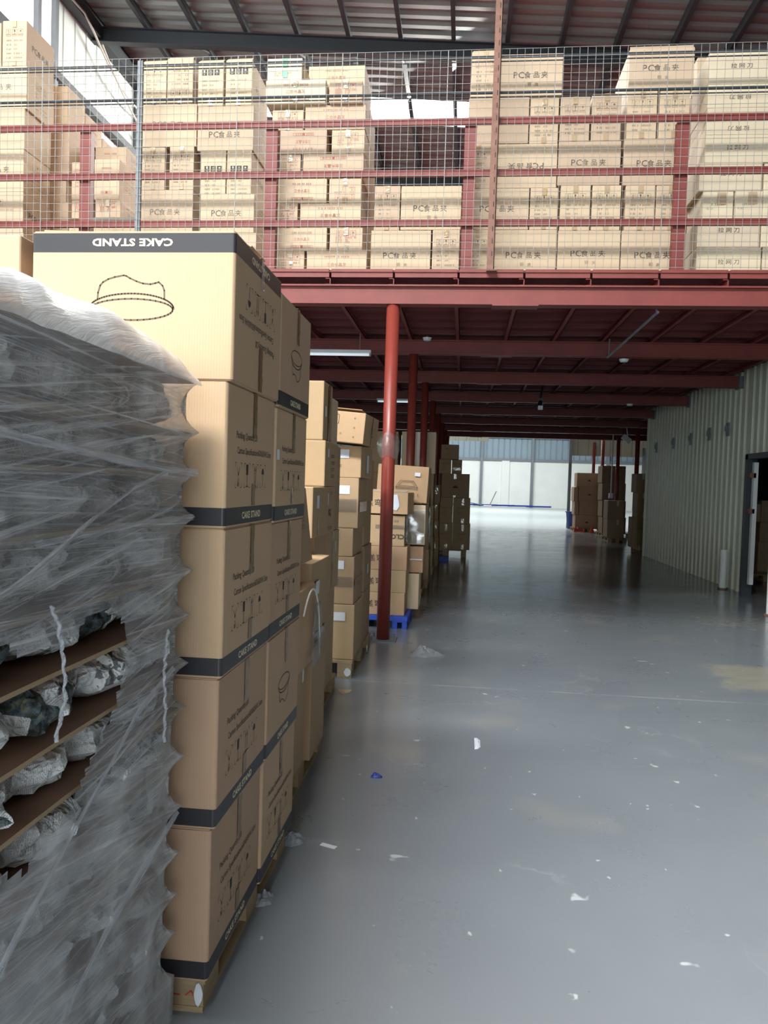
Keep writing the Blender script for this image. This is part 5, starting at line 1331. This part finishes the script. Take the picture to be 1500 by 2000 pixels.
H = [((-.52, -.212, 16.2, 16.75, .151, .70), 'bottom inner carton of the far block', 0), ((-.204, .162, 16.2, 16.75, .151, .70), 'bottom outer carton of the far block beside the open floor', 0),
     ((-.49, -.222, 16.2, 16.75, .702, 1.245), 'middle inner carton of the far block', 0), ((-.212, .146, 16.2, 16.75, .702, 1.245), 'middle outer carton of the far block with white tape', 0),
     ((-.469, .116, 16.2, 16.75, 1.247, 1.75), 'wide carton with a small black emblem across the far block', 1),
     ((-.53, -.285, 16.22, 16.7, 1.752, 2.05), 'small carton on the wide one, nearer the pillars', 0), ((-.27, -.055, 16.4, 16.9, 1.752, 2.05), 'small carton on the wide one, set back with shiny tape', 0),
     ((-.50, -.13, 16.25, 16.7, 2.052, 2.36), 'topmost carton of the far block', 0)]
for i, (b, lb, lg) in enumerate(H):
    o, s_ = fc(b, 'tanbox', lb, G7, {'front': far_faces(lg, i)})
    if i in (1, 3, 0): strip(o, s_, 'front', .0, .05, .12, .26, 'tape_shiny', 'packing_tape', .002, .004); strip(o, s_, 'front', .0, .06, -.26, -.16, 'tape_shiny', 'packing_tape', .002, .006)
    if i == 4: strip(o, s_, 'front', -.04, .02, .14, .245, 'tape_shiny', 'packing_tape', .002, .004); strip(o, s_, 'front', -.05, .01, -.245, -.2, 'tape_shiny', 'packing_tape', .002, .004)
    if i == 6: strip(o, s_, 'front', -.08, .08, -.08, -.02, 'tape_shiny', 'packing_tape', .002, .01)
mb = MB(); mb.box(-.50, -.26, 15.30, 15.55, 0, .07); mb.box(-.49, -.27, 15.31, 15.54, .07, .078)
tag(mb.build('blue_tray', 'pallet_blue'), 'small blue tray on the floor before the far carton block', 'tray')

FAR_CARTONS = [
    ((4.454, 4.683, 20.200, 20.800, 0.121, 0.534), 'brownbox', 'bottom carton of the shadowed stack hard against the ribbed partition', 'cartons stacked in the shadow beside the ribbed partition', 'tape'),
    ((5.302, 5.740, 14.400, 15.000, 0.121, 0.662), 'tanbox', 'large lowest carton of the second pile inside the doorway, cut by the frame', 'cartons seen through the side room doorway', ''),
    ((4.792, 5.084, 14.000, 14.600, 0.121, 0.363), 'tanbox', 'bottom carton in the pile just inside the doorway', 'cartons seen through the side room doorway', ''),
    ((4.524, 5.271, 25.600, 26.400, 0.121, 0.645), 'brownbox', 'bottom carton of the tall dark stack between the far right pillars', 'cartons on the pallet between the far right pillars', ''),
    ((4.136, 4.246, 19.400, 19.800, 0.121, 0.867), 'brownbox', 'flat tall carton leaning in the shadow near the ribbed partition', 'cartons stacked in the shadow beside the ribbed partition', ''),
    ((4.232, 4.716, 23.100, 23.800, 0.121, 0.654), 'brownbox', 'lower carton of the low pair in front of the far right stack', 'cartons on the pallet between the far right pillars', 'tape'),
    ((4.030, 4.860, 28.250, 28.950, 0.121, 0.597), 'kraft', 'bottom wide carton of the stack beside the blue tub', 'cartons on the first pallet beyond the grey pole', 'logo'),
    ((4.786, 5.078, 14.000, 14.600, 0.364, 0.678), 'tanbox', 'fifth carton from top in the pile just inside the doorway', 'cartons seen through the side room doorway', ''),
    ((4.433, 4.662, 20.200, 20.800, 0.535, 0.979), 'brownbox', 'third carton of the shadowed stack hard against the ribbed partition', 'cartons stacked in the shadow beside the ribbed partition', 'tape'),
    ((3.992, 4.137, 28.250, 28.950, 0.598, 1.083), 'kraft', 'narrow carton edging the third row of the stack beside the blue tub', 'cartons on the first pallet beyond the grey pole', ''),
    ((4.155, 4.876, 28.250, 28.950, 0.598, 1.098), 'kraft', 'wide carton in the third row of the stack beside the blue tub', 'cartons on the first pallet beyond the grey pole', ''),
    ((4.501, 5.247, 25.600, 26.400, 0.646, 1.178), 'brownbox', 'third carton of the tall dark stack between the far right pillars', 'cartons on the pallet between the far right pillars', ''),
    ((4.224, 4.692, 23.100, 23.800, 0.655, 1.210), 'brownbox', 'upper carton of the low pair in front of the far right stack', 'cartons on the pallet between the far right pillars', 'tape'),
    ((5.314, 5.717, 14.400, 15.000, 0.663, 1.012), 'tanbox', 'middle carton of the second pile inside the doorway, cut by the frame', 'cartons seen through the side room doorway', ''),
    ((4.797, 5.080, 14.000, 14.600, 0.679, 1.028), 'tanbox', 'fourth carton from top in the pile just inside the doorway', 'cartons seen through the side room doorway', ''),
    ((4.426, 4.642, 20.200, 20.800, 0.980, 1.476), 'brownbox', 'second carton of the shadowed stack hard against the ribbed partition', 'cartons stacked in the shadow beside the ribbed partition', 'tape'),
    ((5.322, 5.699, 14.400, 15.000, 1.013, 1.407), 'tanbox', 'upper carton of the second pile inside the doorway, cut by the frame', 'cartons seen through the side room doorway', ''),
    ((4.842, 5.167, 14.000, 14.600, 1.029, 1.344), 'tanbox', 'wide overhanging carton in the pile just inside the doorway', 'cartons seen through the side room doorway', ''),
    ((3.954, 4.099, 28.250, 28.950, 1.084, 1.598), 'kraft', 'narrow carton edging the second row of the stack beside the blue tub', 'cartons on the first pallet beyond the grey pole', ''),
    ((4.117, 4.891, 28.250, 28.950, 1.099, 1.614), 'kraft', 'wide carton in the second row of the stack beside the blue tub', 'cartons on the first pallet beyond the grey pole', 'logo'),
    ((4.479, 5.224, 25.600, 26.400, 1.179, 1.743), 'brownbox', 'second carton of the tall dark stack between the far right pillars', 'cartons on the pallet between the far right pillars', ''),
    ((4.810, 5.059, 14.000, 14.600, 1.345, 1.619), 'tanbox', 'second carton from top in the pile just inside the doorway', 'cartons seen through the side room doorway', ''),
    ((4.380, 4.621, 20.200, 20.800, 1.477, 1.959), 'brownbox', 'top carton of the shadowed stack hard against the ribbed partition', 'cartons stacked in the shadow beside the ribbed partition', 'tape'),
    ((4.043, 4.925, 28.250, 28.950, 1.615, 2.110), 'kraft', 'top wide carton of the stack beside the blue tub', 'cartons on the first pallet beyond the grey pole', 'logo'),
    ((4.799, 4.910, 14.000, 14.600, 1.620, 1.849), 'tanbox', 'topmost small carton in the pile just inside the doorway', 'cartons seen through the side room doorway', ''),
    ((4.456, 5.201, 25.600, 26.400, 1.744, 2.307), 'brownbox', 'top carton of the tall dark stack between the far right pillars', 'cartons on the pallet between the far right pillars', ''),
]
for i, (b, mat, label, grp, mark) in enumerate(FAR_CARTONS):
    w_ = b[1] - b[0]
    faces = {}
    if mark == 'logo' and w_ > .4: faces['front'] = far_faces(True, i)
    o, s_ = carton(b, mat, faces, label, grp, seg=1, bev=.01)
    if mark == 'tape': strip(o, s_, 'front', .02, .08, s_[2] / 2 - .15, s_[2] / 2 - .01, 'tape_shiny', 'packing_tape', .002, .004)
wood_pallet(3.98, 5.08, 28.2, 29.2, .12, 'wooden pallet under the carton stack beside the blue tub')
wood_pallet(4.25, 4.80, 23.05, 24.2, .12, 'wooden pallet under the low pair of far right cartons')
wood_pallet(4.5, 5.6, 25.55, 26.6, .12, 'wooden pallet under the tall dark far right stack')
wood_pallet(4.50, 5.10, 20.1, 20.9, .12, 'wooden pallet in shadow against the ribbed partition')
wood_pallet(4.75, 5.85, 13.95, 15.05, .12, 'wooden pallet seen through the side room doorway')

t = thing('storage_tub', 'dark blue plastic tub tipped beside the grey pole', 'tub', (4.22, 29.95, 0))
mb = MB()
n = 20; prof = [(.22, 0), (.23, .02), (.30, .62), (.33, .63), (.33, .66), (.29, .66), (.21, .04), (0, .03)]
for r, z in prof:
    for k in range(n): mb.v.append((r * math.cos(2 * math.pi * k / n), r * math.sin(2 * math.pi * k / n), z))
mb.f = [(j * n + k, j * n + (k + 1) % n, (j + 1) * n + (k + 1) % n, (j + 1) * n + k) for j in range(len(prof) - 1) for k in range(n)] + [tuple(range(n))[::-1]]
mb.m = [0] * len(mb.f); mb.build('tub_body', 'tub_blue', t, smooth=True)
mb = MB(); mb.bar((.1, -.34, .5), (.2, -.32, .12), .012, 6); mb.build('handle', 'white_paint', t)
t = thing('dustpan', 'red plastic dustpan on the floor by the blue tub', 'dustpan', (4.10, 27.8, 0))
mb = MB(); mb.box(-.18, .18, -.18, .12, 0, .02); mb.box(-.18, .18, .10, .12, .02, .12); mb.box(-.18, -.16, -.18, .12, .02, .1); mb.box(.16, .18, -.18, .12, .02, .1); mb.build('pan', 'plastic_red', t)
mb = MB(); mb.bar((0, .1, .08), (.0, .35, .16), .015, 6); mb.build('handle', 'plastic_red', t)
t = thing('traffic_cone', 'tiny orange cone on the pale strip by the far right pallets', 'cone', (4.52, 27.55, 0))
mb = MB(); mb.box(-.12, .12, -.12, .12, 0, .02); mb.build('foot', 'plastic_red', t)
mb = MB(); mb.bar((0, 0, .02), (0, 0, .26), .09, 14, r2=.015); mb.build('cone_body', 'plastic_red', t)

# ------------------------------------------------------------------ litter
def crumple(name, cx, cy, sx, sy, h, mat, label, cat, seed, n=18, peak=False):
    mb = MB(); rnd = random.Random(seed)
    for i in range(n + 1):
        for j in range(n + 1):
            u, v = i / n * 2 - 1, j / n * 2 - 1
            rr = max(abs(u), abs(v)); p = Vector((u * 1.6, v * 1.6, seed))
            e = 1 - .22 * abs(mnoise.noise(p * 1.1))
            f = abs(mnoise.noise(p * 1.3)) + .5 * abs(mnoise.noise(p * 3.1))
            z = h * max(0, (1 - rr ** 1.6)) * (.35 + 1.5 * f) + .004
            if peak:
                z = h * max(0, 1 - abs(v) / (.95 - .5 * max(0, u))) * max(0, 1 - abs(u + .38) / (.62 if u < -.38 else 1.38)) * (.85 + .5 * f) + .004 + .010 * f * max(0, 1 - rr)
            mb.v.append((u * sx * e, v * sy * e * (1 - .45 * max(0, u)), z))
    N1 = n + 1
    mb.f = [(i * N1 + j, (i + 1) * N1 + j, (i + 1) * N1 + j + 1, i * N1 + j + 1) for i in range(n) for j in range(n)]
    k = len(mb.v); mb.v += [(x, y, max(0, z - .003)) for x, y, z in mb.v]
    mb.f += [tuple(q + k for q in f)[::-1] for f in mb.f[:]]
    rim = [i * N1 for i in range(N1)] + [n * N1 + j for j in range(1, N1)] + [i * N1 + n for i in range(n - 1, -1, -1)] + [j for j in range(n - 1, 0, -1)]
    mb.f += [(rim[i], rim[(i + 1) % len(rim)], rim[(i + 1) % len(rim)] + k, rim[i] + k) for i in range(len(rim))]
    mb.m = [0] * len(mb.f)
    o = mb.build(name, mat, loc=(cx, cy, 0))
    return tag(o, label, cat)
crumple('crumpled_bag', -.27, 6.70, .155, .13, .09, 'bag_grey', 'crumpled grey plastic bag lying on the floor past the front pillar', 'bag', 3, 22, True)
crumple('torn_wrap', -.655, 2.62, .035, .05, .03, 'bag_grey', 'wisp of torn film at the middle block of the nearest pallet', 'plastic scrap', 11, 10)
crumple('torn_wrap', -.65, 3.08, .05, .06, .03, 'bag_grey', 'wisp of torn film where the nearest pallet ends', 'plastic scrap', 14, 10)
def wrap_patch(x, y, z, w_, h_, label, side=False):
    mb = MB(); n = 12
    for t in (0, .003):
        for k in range(n):
            a = 2 * math.pi * k / n; rr = .95 + .08 * math.sin(k * 2.3)
            mb.v.append((w_ / 2 * math.cos(a) * rr, -t - .004 * abs(math.sin(k * 1.7)), h_ / 2 * math.sin(a) * rr))
    mb.f = [tuple(range(n)), tuple(range(n, 2 * n))[::-1]] + [(k, k + n, (k + 1) % n + n, (k + 1) % n) for k in range(n)]; mb.m = [0] * len(mb.f)
    tag(mb.build('torn_wrap', 'paper_white', loc=(x, y, z), rot=(0, 0, R(90) if side else 0)), label, 'plastic scrap')
wrap_patch(-.835, 5.760, .045, .055, .07, 'white scrap of wrap stuck on the front block of the white-labelled pallet')
wrap_patch(-.797, 6.62, .05, .06, .06, 'white scrap of wrap stuck on the side of the white-labelled pallet', True)
wrap_patch(-.685, 2.030, .055, .025, .07, 'white scrap of wrap at the corner block of the nearest pallet')
mb = MB(); mb.box(-.035, .035, -.012, .012, 0, .0015, 0, Matrix.Rotation(R(-20), 4, 'Z'))
tag(mb.build('paper_strip', 'paper_white', loc=(-.50, 3.06, .0005)), 'small white paper strip on the floor beside the second stack', 'paper')
mb = MB(); mb.add([(-.05, .05, .001), (-.035, -.02, .001), (.0, -.07, .001), (.045, -.02, .001), (.05, .055, .001), (0, .04, .001)], [(0, 1, 2, 3, 4, 5)])
mb.v += [(x, y, .0025) for x, y, z in mb.v[:6]]; mb.f += [(11, 10, 9, 8, 7, 6)] + [(i, (i + 1) % 6, (i + 1) % 6 + 6, i + 6) for i in range(6)]; mb.m = [0] * len(mb.f)
tag(mb.build('cardboard_scrap', 'mid', loc=(-.83 + .03, 5.38, 0)), 'tan cardboard scrap on the floor in front of the pillar', 'cardboard')
crumple('white_scrap', .13, 4.44, .018, .10, .012, 'paper_white', 'thin white plastic shred lying mid aisle', 'plastic scrap', 23, 10)
crumple('dark_scrap', -.39, 3.83, .03, .015, .02, 'tub_blue', 'tiny dark blue scrap on the near floor', 'scrap', 29, 8)

# ================================================================== THE FILM-WRAPPED LOAD IN FRONT
ZK = [1.739, 1.607, 1.502, 1.389, 1.249, 1.134, 1.006, .891, .760, .625, .501, .390, .285, .168]
XK = [-.690 - .003 * k for k in range(14)]
YE = 1.93
wood_pallet(-1.75, -.73, .6, 1.9, .12, 'wooden pallet under the film-wrapped newspaper load')
TT = .009
ORD = ['topmost', 'second', 'third', 'fourth', 'fifth', 'sixth', 'seventh', 'eighth', 'ninth', 'tenth', 'eleventh', 'twelfth', 'thirteenth', 'lowest']
proto = None
for k in range(14):
    mb = MB(); nx, ny = 2, 14
    vs = []
    for j in range(ny + 1):
        for i in range(nx + 1):
            x = -1.7 + (XK[k] - .008 + 1.7) * i / nx; y = .55 + (YE - .012 - .55) * j / ny
            dz = .004 * mnoise.noise(Vector((x * 2, y * 2.3, k * 1.7)))
            vs.append((x, y, dz))
    N1 = nx + 1; m_ = len(vs)
    mb.v = [(x, y, z + TT) for x, y, z in vs] + vs
    fs = [(j * N1 + i, j * N1 + i + 1, (j + 1) * N1 + i + 1, (j + 1) * N1 + i) for j in range(ny) for i in range(nx)]
    mb.f = fs + [tuple(q + m_ for q in f)[::-1] for f in fs]
    rim = [i for i in range(N1)] + [j * N1 + nx for j in range(1, ny + 1)] + [ny * N1 + i for i in range(nx - 1, -1, -1)] + [j * N1 for j in range(ny - 1, 0, -1)]
    mb.f += [(rim[(i + 1) % len(rim)], rim[i], rim[i] + m_, rim[(i + 1) % len(rim)] + m_) for i in range(len(rim))]
    mb.m = [0] * len(fs) * 2 + [1] * len(rim)
    o = mb.build('plywood_sheet', ['plywood', 'pallet_wood'], loc=(0, 0, ZK[k] - TT))
    tag(o, '%s thin brown plywood sheet of the film-wrapped newspaper load' % ORD[k], 'plywood sheet', 'plywood sheets between the newspaper bundles')

def bundle_mesh(w_, d_, h_, seed):
    rnd = random.Random(seed); mb = MB(); nu, nv = 40, 20
    pl = []
    for _ in range(17):
        n_ = Vector((rnd.gauss(0, 1), rnd.gauss(0, 1), rnd.gauss(0, 1))).normalized()
        pl.append((n_, rnd.uniform(6, 26), rnd.random(), rnd.uniform(.004, .013)))
    def disp(p):
        s = 0
        for n_, f, ph, a in pl:
            q = (n_.dot(p) * f + ph) % 1.0
            s += a * (abs(q - .5) * 2 - .5) * 1.15
        return s
    rings = []
    for j in range(nv + 1):
        ph = math.pi * j / nv - math.pi / 2
        for i in range(nu):
            th = 2 * math.pi * i / nu
            sg = lambda v, e: math.copysign(abs(v) ** e, v)
            x = sg(math.cos(ph), .6) * sg(math.cos(th), .75) * d_ / 2
            y = sg(math.cos(ph), .6) * sg(math.sin(th), .75) * w_ / 2
            z = sg(math.sin(ph), .85) * h_ / 2
            # cone-like fold: one end slimmer than the other
            tpr = 1 - .22 * (y / (w_ / 2)) * (1 if seed % 2 else -1)
            p = Vector((x, y, z * tpr)); q = p + Vector((x, y, z)).normalized() * disp(p) * .75
            q.z = max(-h_ / 2 + .002, min(h_ / 2 + .0, q.z))
            mb.v.append(tuple(q))
    mb.f = [(j * nu + i, j * nu + (i + 1) % nu, (j + 1) * nu + (i + 1) % nu, (j + 1) * nu + i) for j in range(nv) for i in range(nu)]
    mb.m = [0] * len(mb.f)
    return mb
PLACE = ['nearest the cake stand cartons', 'second from the corner', 'third from the corner', 'fourth from the corner', 'fifth from the corner']
for k in range(13):
    gap = ZK[k] - TT - ZK[k + 1]
    nb_ = 4 if k % 3 else 5
    y = YE - .035
    for q in range(nb_):
        w_ = .215 + .03 * math.sin(k * 2.3 + q * 1.9); h_ = gap - .004 - .006 * abs(math.sin(k * 1.3 + q * 2.7))
        mb = bundle_mesh(w_, .34, h_, k * 11 + q)
        dx = .010 * math.sin(k * 3.1 + q * 4.7)
        o = mb.build('newspaper_bundle', 'newspaper', loc=(XK[k] - (.021 if k > 4 else .040) - .17 + dx, y - w_ / 2, ZK[k + 1] + h_ / 2 + .0035), rot=(0, 0, R(0)), smooth=False)
        tag(o, 'crumpled newspaper bundle on the %s plywood sheet down, %s' % (ORD[k + 1].replace('lowest', 'fourteenth'), PLACE[q]), 'newspaper bundle', 'newspaper-wrapped bundles in the film-wrapped load')
        y -= w_ + .004

# stretch film
def xk(z):
    t = (1.739 - z) / (1.739 - .168); return -.690 - .039 * t
def inset(z):
    if z > ZK[0] or z < ZK[-1]: return 0.0
    for a, b in zip(ZK[:-1], ZK[1:]):
        if b <= z <= a:
            t = (z - b) / (a - b); return 1 - (2 * t - 1) ** 2
    return 0
zs = [.03, .07, .12]
for a, b in zip(ZK[::-1][:-1], ZK[::-1][1:]):
    zs += [a + (b - a) * t / 8 for t in range(8)]
zs.append(ZK[0])
us = [.45 + (YE - .06 - .45) * i / 70 for i in range(71)]
L1 = YE - .45
path = [('s', y) for y in us] + [('s', YE - .045), ('s', YE - .03), ('s', YE - .015), ('c', 0), ('e', .02), ('e', .05), ('e', .1)] + [('e', .1 + .09 * i) for i in range(1, 11)]
def hole(y, z):
    e = ((y - 1.20) / .36) ** 2 + ((z - 1.06 - .05 * math.sin(y * 9)) / .185) ** 2
    return e + .25 * mnoise.noise(Vector((y * 14, z * 14, 4))) < 1
V, UV, info_ = [], [], []
for z in zs:
    ins = inset(z)
    for kind, q in path:
        nzv = mnoise.noise(Vector((q * 5, z * 16, 1.5 if kind == 's' else 9)))
        if kind == 's':
            near = max(0, 1 - (YE - q) / .13)
            x = xk(z) + .004 - ins * (.006 + .030 * near) + .0045 * nzv * (1 - near) - .003 * abs(mnoise.noise(Vector((q * 40, z * 9, 0)))) ; y = q - ins * .0 * near
            uu = q - .45
        elif kind == 'c':
            x = xk(z) + .008 - ins * .040; y = YE + .004 - ins * .036; uu = L1
        else:
            near = max(0, 1 - q / .13)
            x = xk(z) - q; y = YE + .002 - ins * (.008 + .026 * near) + .003 * nzv; uu = L1 + q
        V.append((x, y, z)); UV.append((uu, z)); info_.append((kind, q, z))
N1 = len(path)
F = []
for j in range(len(zs) - 1):
    for i in range(N1 - 1):
        kd, q, z = info_[j * N1 + i]
        if kd == 's' and hole(q, (z + zs[j + 1]) / 2): continue
        F.append((j * N1 + i, j * N1 + i + 1, (j + 1) * N1 + i + 1, (j + 1) * N1 + i))
fw = thing('stretch_film', 'torn clear stretch film wound round the newspaper and plywood load', 'plastic film', (-.69, YE, 0))
mb = MB(); mb.v = [(x + .69, y - YE, z) for x, y, z in V]; mb.f = F
mb.m = [1 if V[f[0]][2] < .84 else 0 for f in F]
o = mb.build('film_wall', ['film', 'film_low'], fw, smooth=True, uv=UV)
# top cover: bunched white layers
mb = MB(); uv = []
ny, nx = 80, 26
for j in range(ny + 1):
    y = .45 + (YE + .004 - .45) * j / ny
    cr = [(.4, 1.79), (1.08, 1.799), (1.2, 1.823), (1.3, 1.812), (1.49, 1.83), (1.83, 1.797), (1.94, 1.757)]
    crest = next(a[1] + (b[1] - a[1]) * (y - a[0]) / (b[0] - a[0]) for a, b in zip(cr[:-1], cr[1:]) if y <= b[0] + 1e-6) + .003 * mnoise.noise(Vector((y * 9, 0, 3)))
    zlo = min(1.727, crest - .02)
    for i in range(nx + 1):
        t = i / nx
        if t < .35:
            a = t / .35; x = XK[0] + .009 - .065 * a ** 1.5 * (1 + .2 * mnoise.noise(Vector((y * 9, a * 3, 0)))); z = zlo + (crest - zlo) * math.sin(a * math.pi / 2) ** .8
        else:
            a = (t - .35) / .65; x = XK[0] - .056 - .93 * a; z = crest + .03 * mnoise.noise(Vector((y * 3, x * 4, 7))) * a + .012 * a
        z += .004 * mnoise.noise(Vector((x * 50, y * 14, 2)))
        mb.v.append((x + .69, y - YE, z)); uv.append((y, x * 1.5))
mb.f = [(j * (nx + 1) + i, j * (nx + 1) + i + 1, (j + 1) * (nx + 1) + i + 1, (j + 1) * (nx + 1) + i) for j in range(ny) for i in range(nx)]
# back skirt of the cover at the corner
mb.m = [0] * len(mb.f)
mb.build('film_cover', 'film_top', fw, smooth=True, uv=uv)['label'] = 'white bunched film over the top'
def rope(pts, r, flat, name='film_rope', tw=0):
    mb = MB(); P_ = []
    pts = [Vector(p) for p in pts]; n = 30
    for i in range(n + 1):
        t = i / n * (len(pts) - 1); k = min(int(t), len(pts) - 2); p = pts[k].lerp(pts[k + 1], t - k)
        P_.append(p + Vector((.002 * math.sin(i * 1.7), tw * math.sin(i * 1.1) , .0)))
    rs = [r * (.7 + .5 * abs(math.sin(i * .9)) + .3 * mnoise.noise(Vector((i * .5, r * 90, 0)))) for i in range(n + 1)]
    mb.tube([(p.x + .69, p.y - YE, p.z) for p in P_], rs, 7, 0, flat)
    return mb.build(name, 'film_rope', fw, smooth=True, uv=[(0.01 * i, .03 * i) for i in range(len(mb.v))])
def ribbon(pts, width, name='film_band', seed=0):
    mb = MB(); uv = []; n = 40; pts = [Vector(p) for p in pts]; m_ = 5
    for i in range(n + 1):
        t = i / n * (len(pts) - 1); k = min(int(t), len(pts) - 2); p = pts[k].lerp(pts[k + 1], t - k)
        wd = width * (.55 + .6 * abs(mnoise.noise(Vector((i * .14, seed, 1))))) * (1 + 1.2 * (i / n - .5) ** 2)
        for j in range(m_):
            f = j / (m_ - 1) - .5
            x = p.x + .003 * math.cos(f * 9 + i * .2 + seed) - .004 * abs(f)
            mb.v.append((x + .69, p.y - YE, p.z + f * wd)); uv.append((i * .03, f * .3))
    mb.f = [(i * m_ + j, (i + 1) * m_ + j, (i + 1) * m_ + j + 1, i * m_ + j + 1) for i in range(n) for j in range(m_ - 1)]; mb.m = [0] * len(mb.f)
    return mb.build(name, 'film_rope', fw, smooth=True, uv=uv)
ribbon([(-.677, .95, 1.56), (-.675, 1.14, 1.542), (-.675, 1.25, 1.535), (-.676, 1.42, 1.523), (-.678, 1.70, 1.508), (-.680, 1.92, 1.503)], .020, seed=1)
ribbon([(-.675, .98, 1.28), (-.673, 1.14, 1.327), (-.672, 1.32, 1.40), (-.674, 1.53, 1.468), (-.680, 1.72, 1.50)], .016, seed=2)
ribbon([(-.677, 1.16, 1.375), (-.674, 1.35, 1.382), (-.677, 1.62, 1.392), (-.683, 1.9, 1.39)], .015, seed=3)
ribbon([(-.695, .98, .63), (-.690, 1.15, .74), (-.686, 1.38, .87), (-.686, 1.6, .98), (-.688, 1.80, 1.02)], .022, seed=4)
ribbon([(-.700, 1.0, .38), (-.698, 1.2, .45), (-.696, 1.5, .56), (-.70, 1.88, .63)], .024, seed=5)
rope([(-.676, 1.205, 1.27), (-.668, 1.217, 1.24), (-.668, 1.235, 1.18), (-.668, 1.245, 1.11), (-.672, 1.222, 1.035)], .0035, .9, 'film_strand', .0015)
rope([(-.685, 1.745, 1.13), (-.682, 1.73, 1.08), (-.684, 1.725, 1.03), (-.683, 1.735, .95), (-.688, 1.745, .86)], .0038, .9, 'film_strand', .0015)
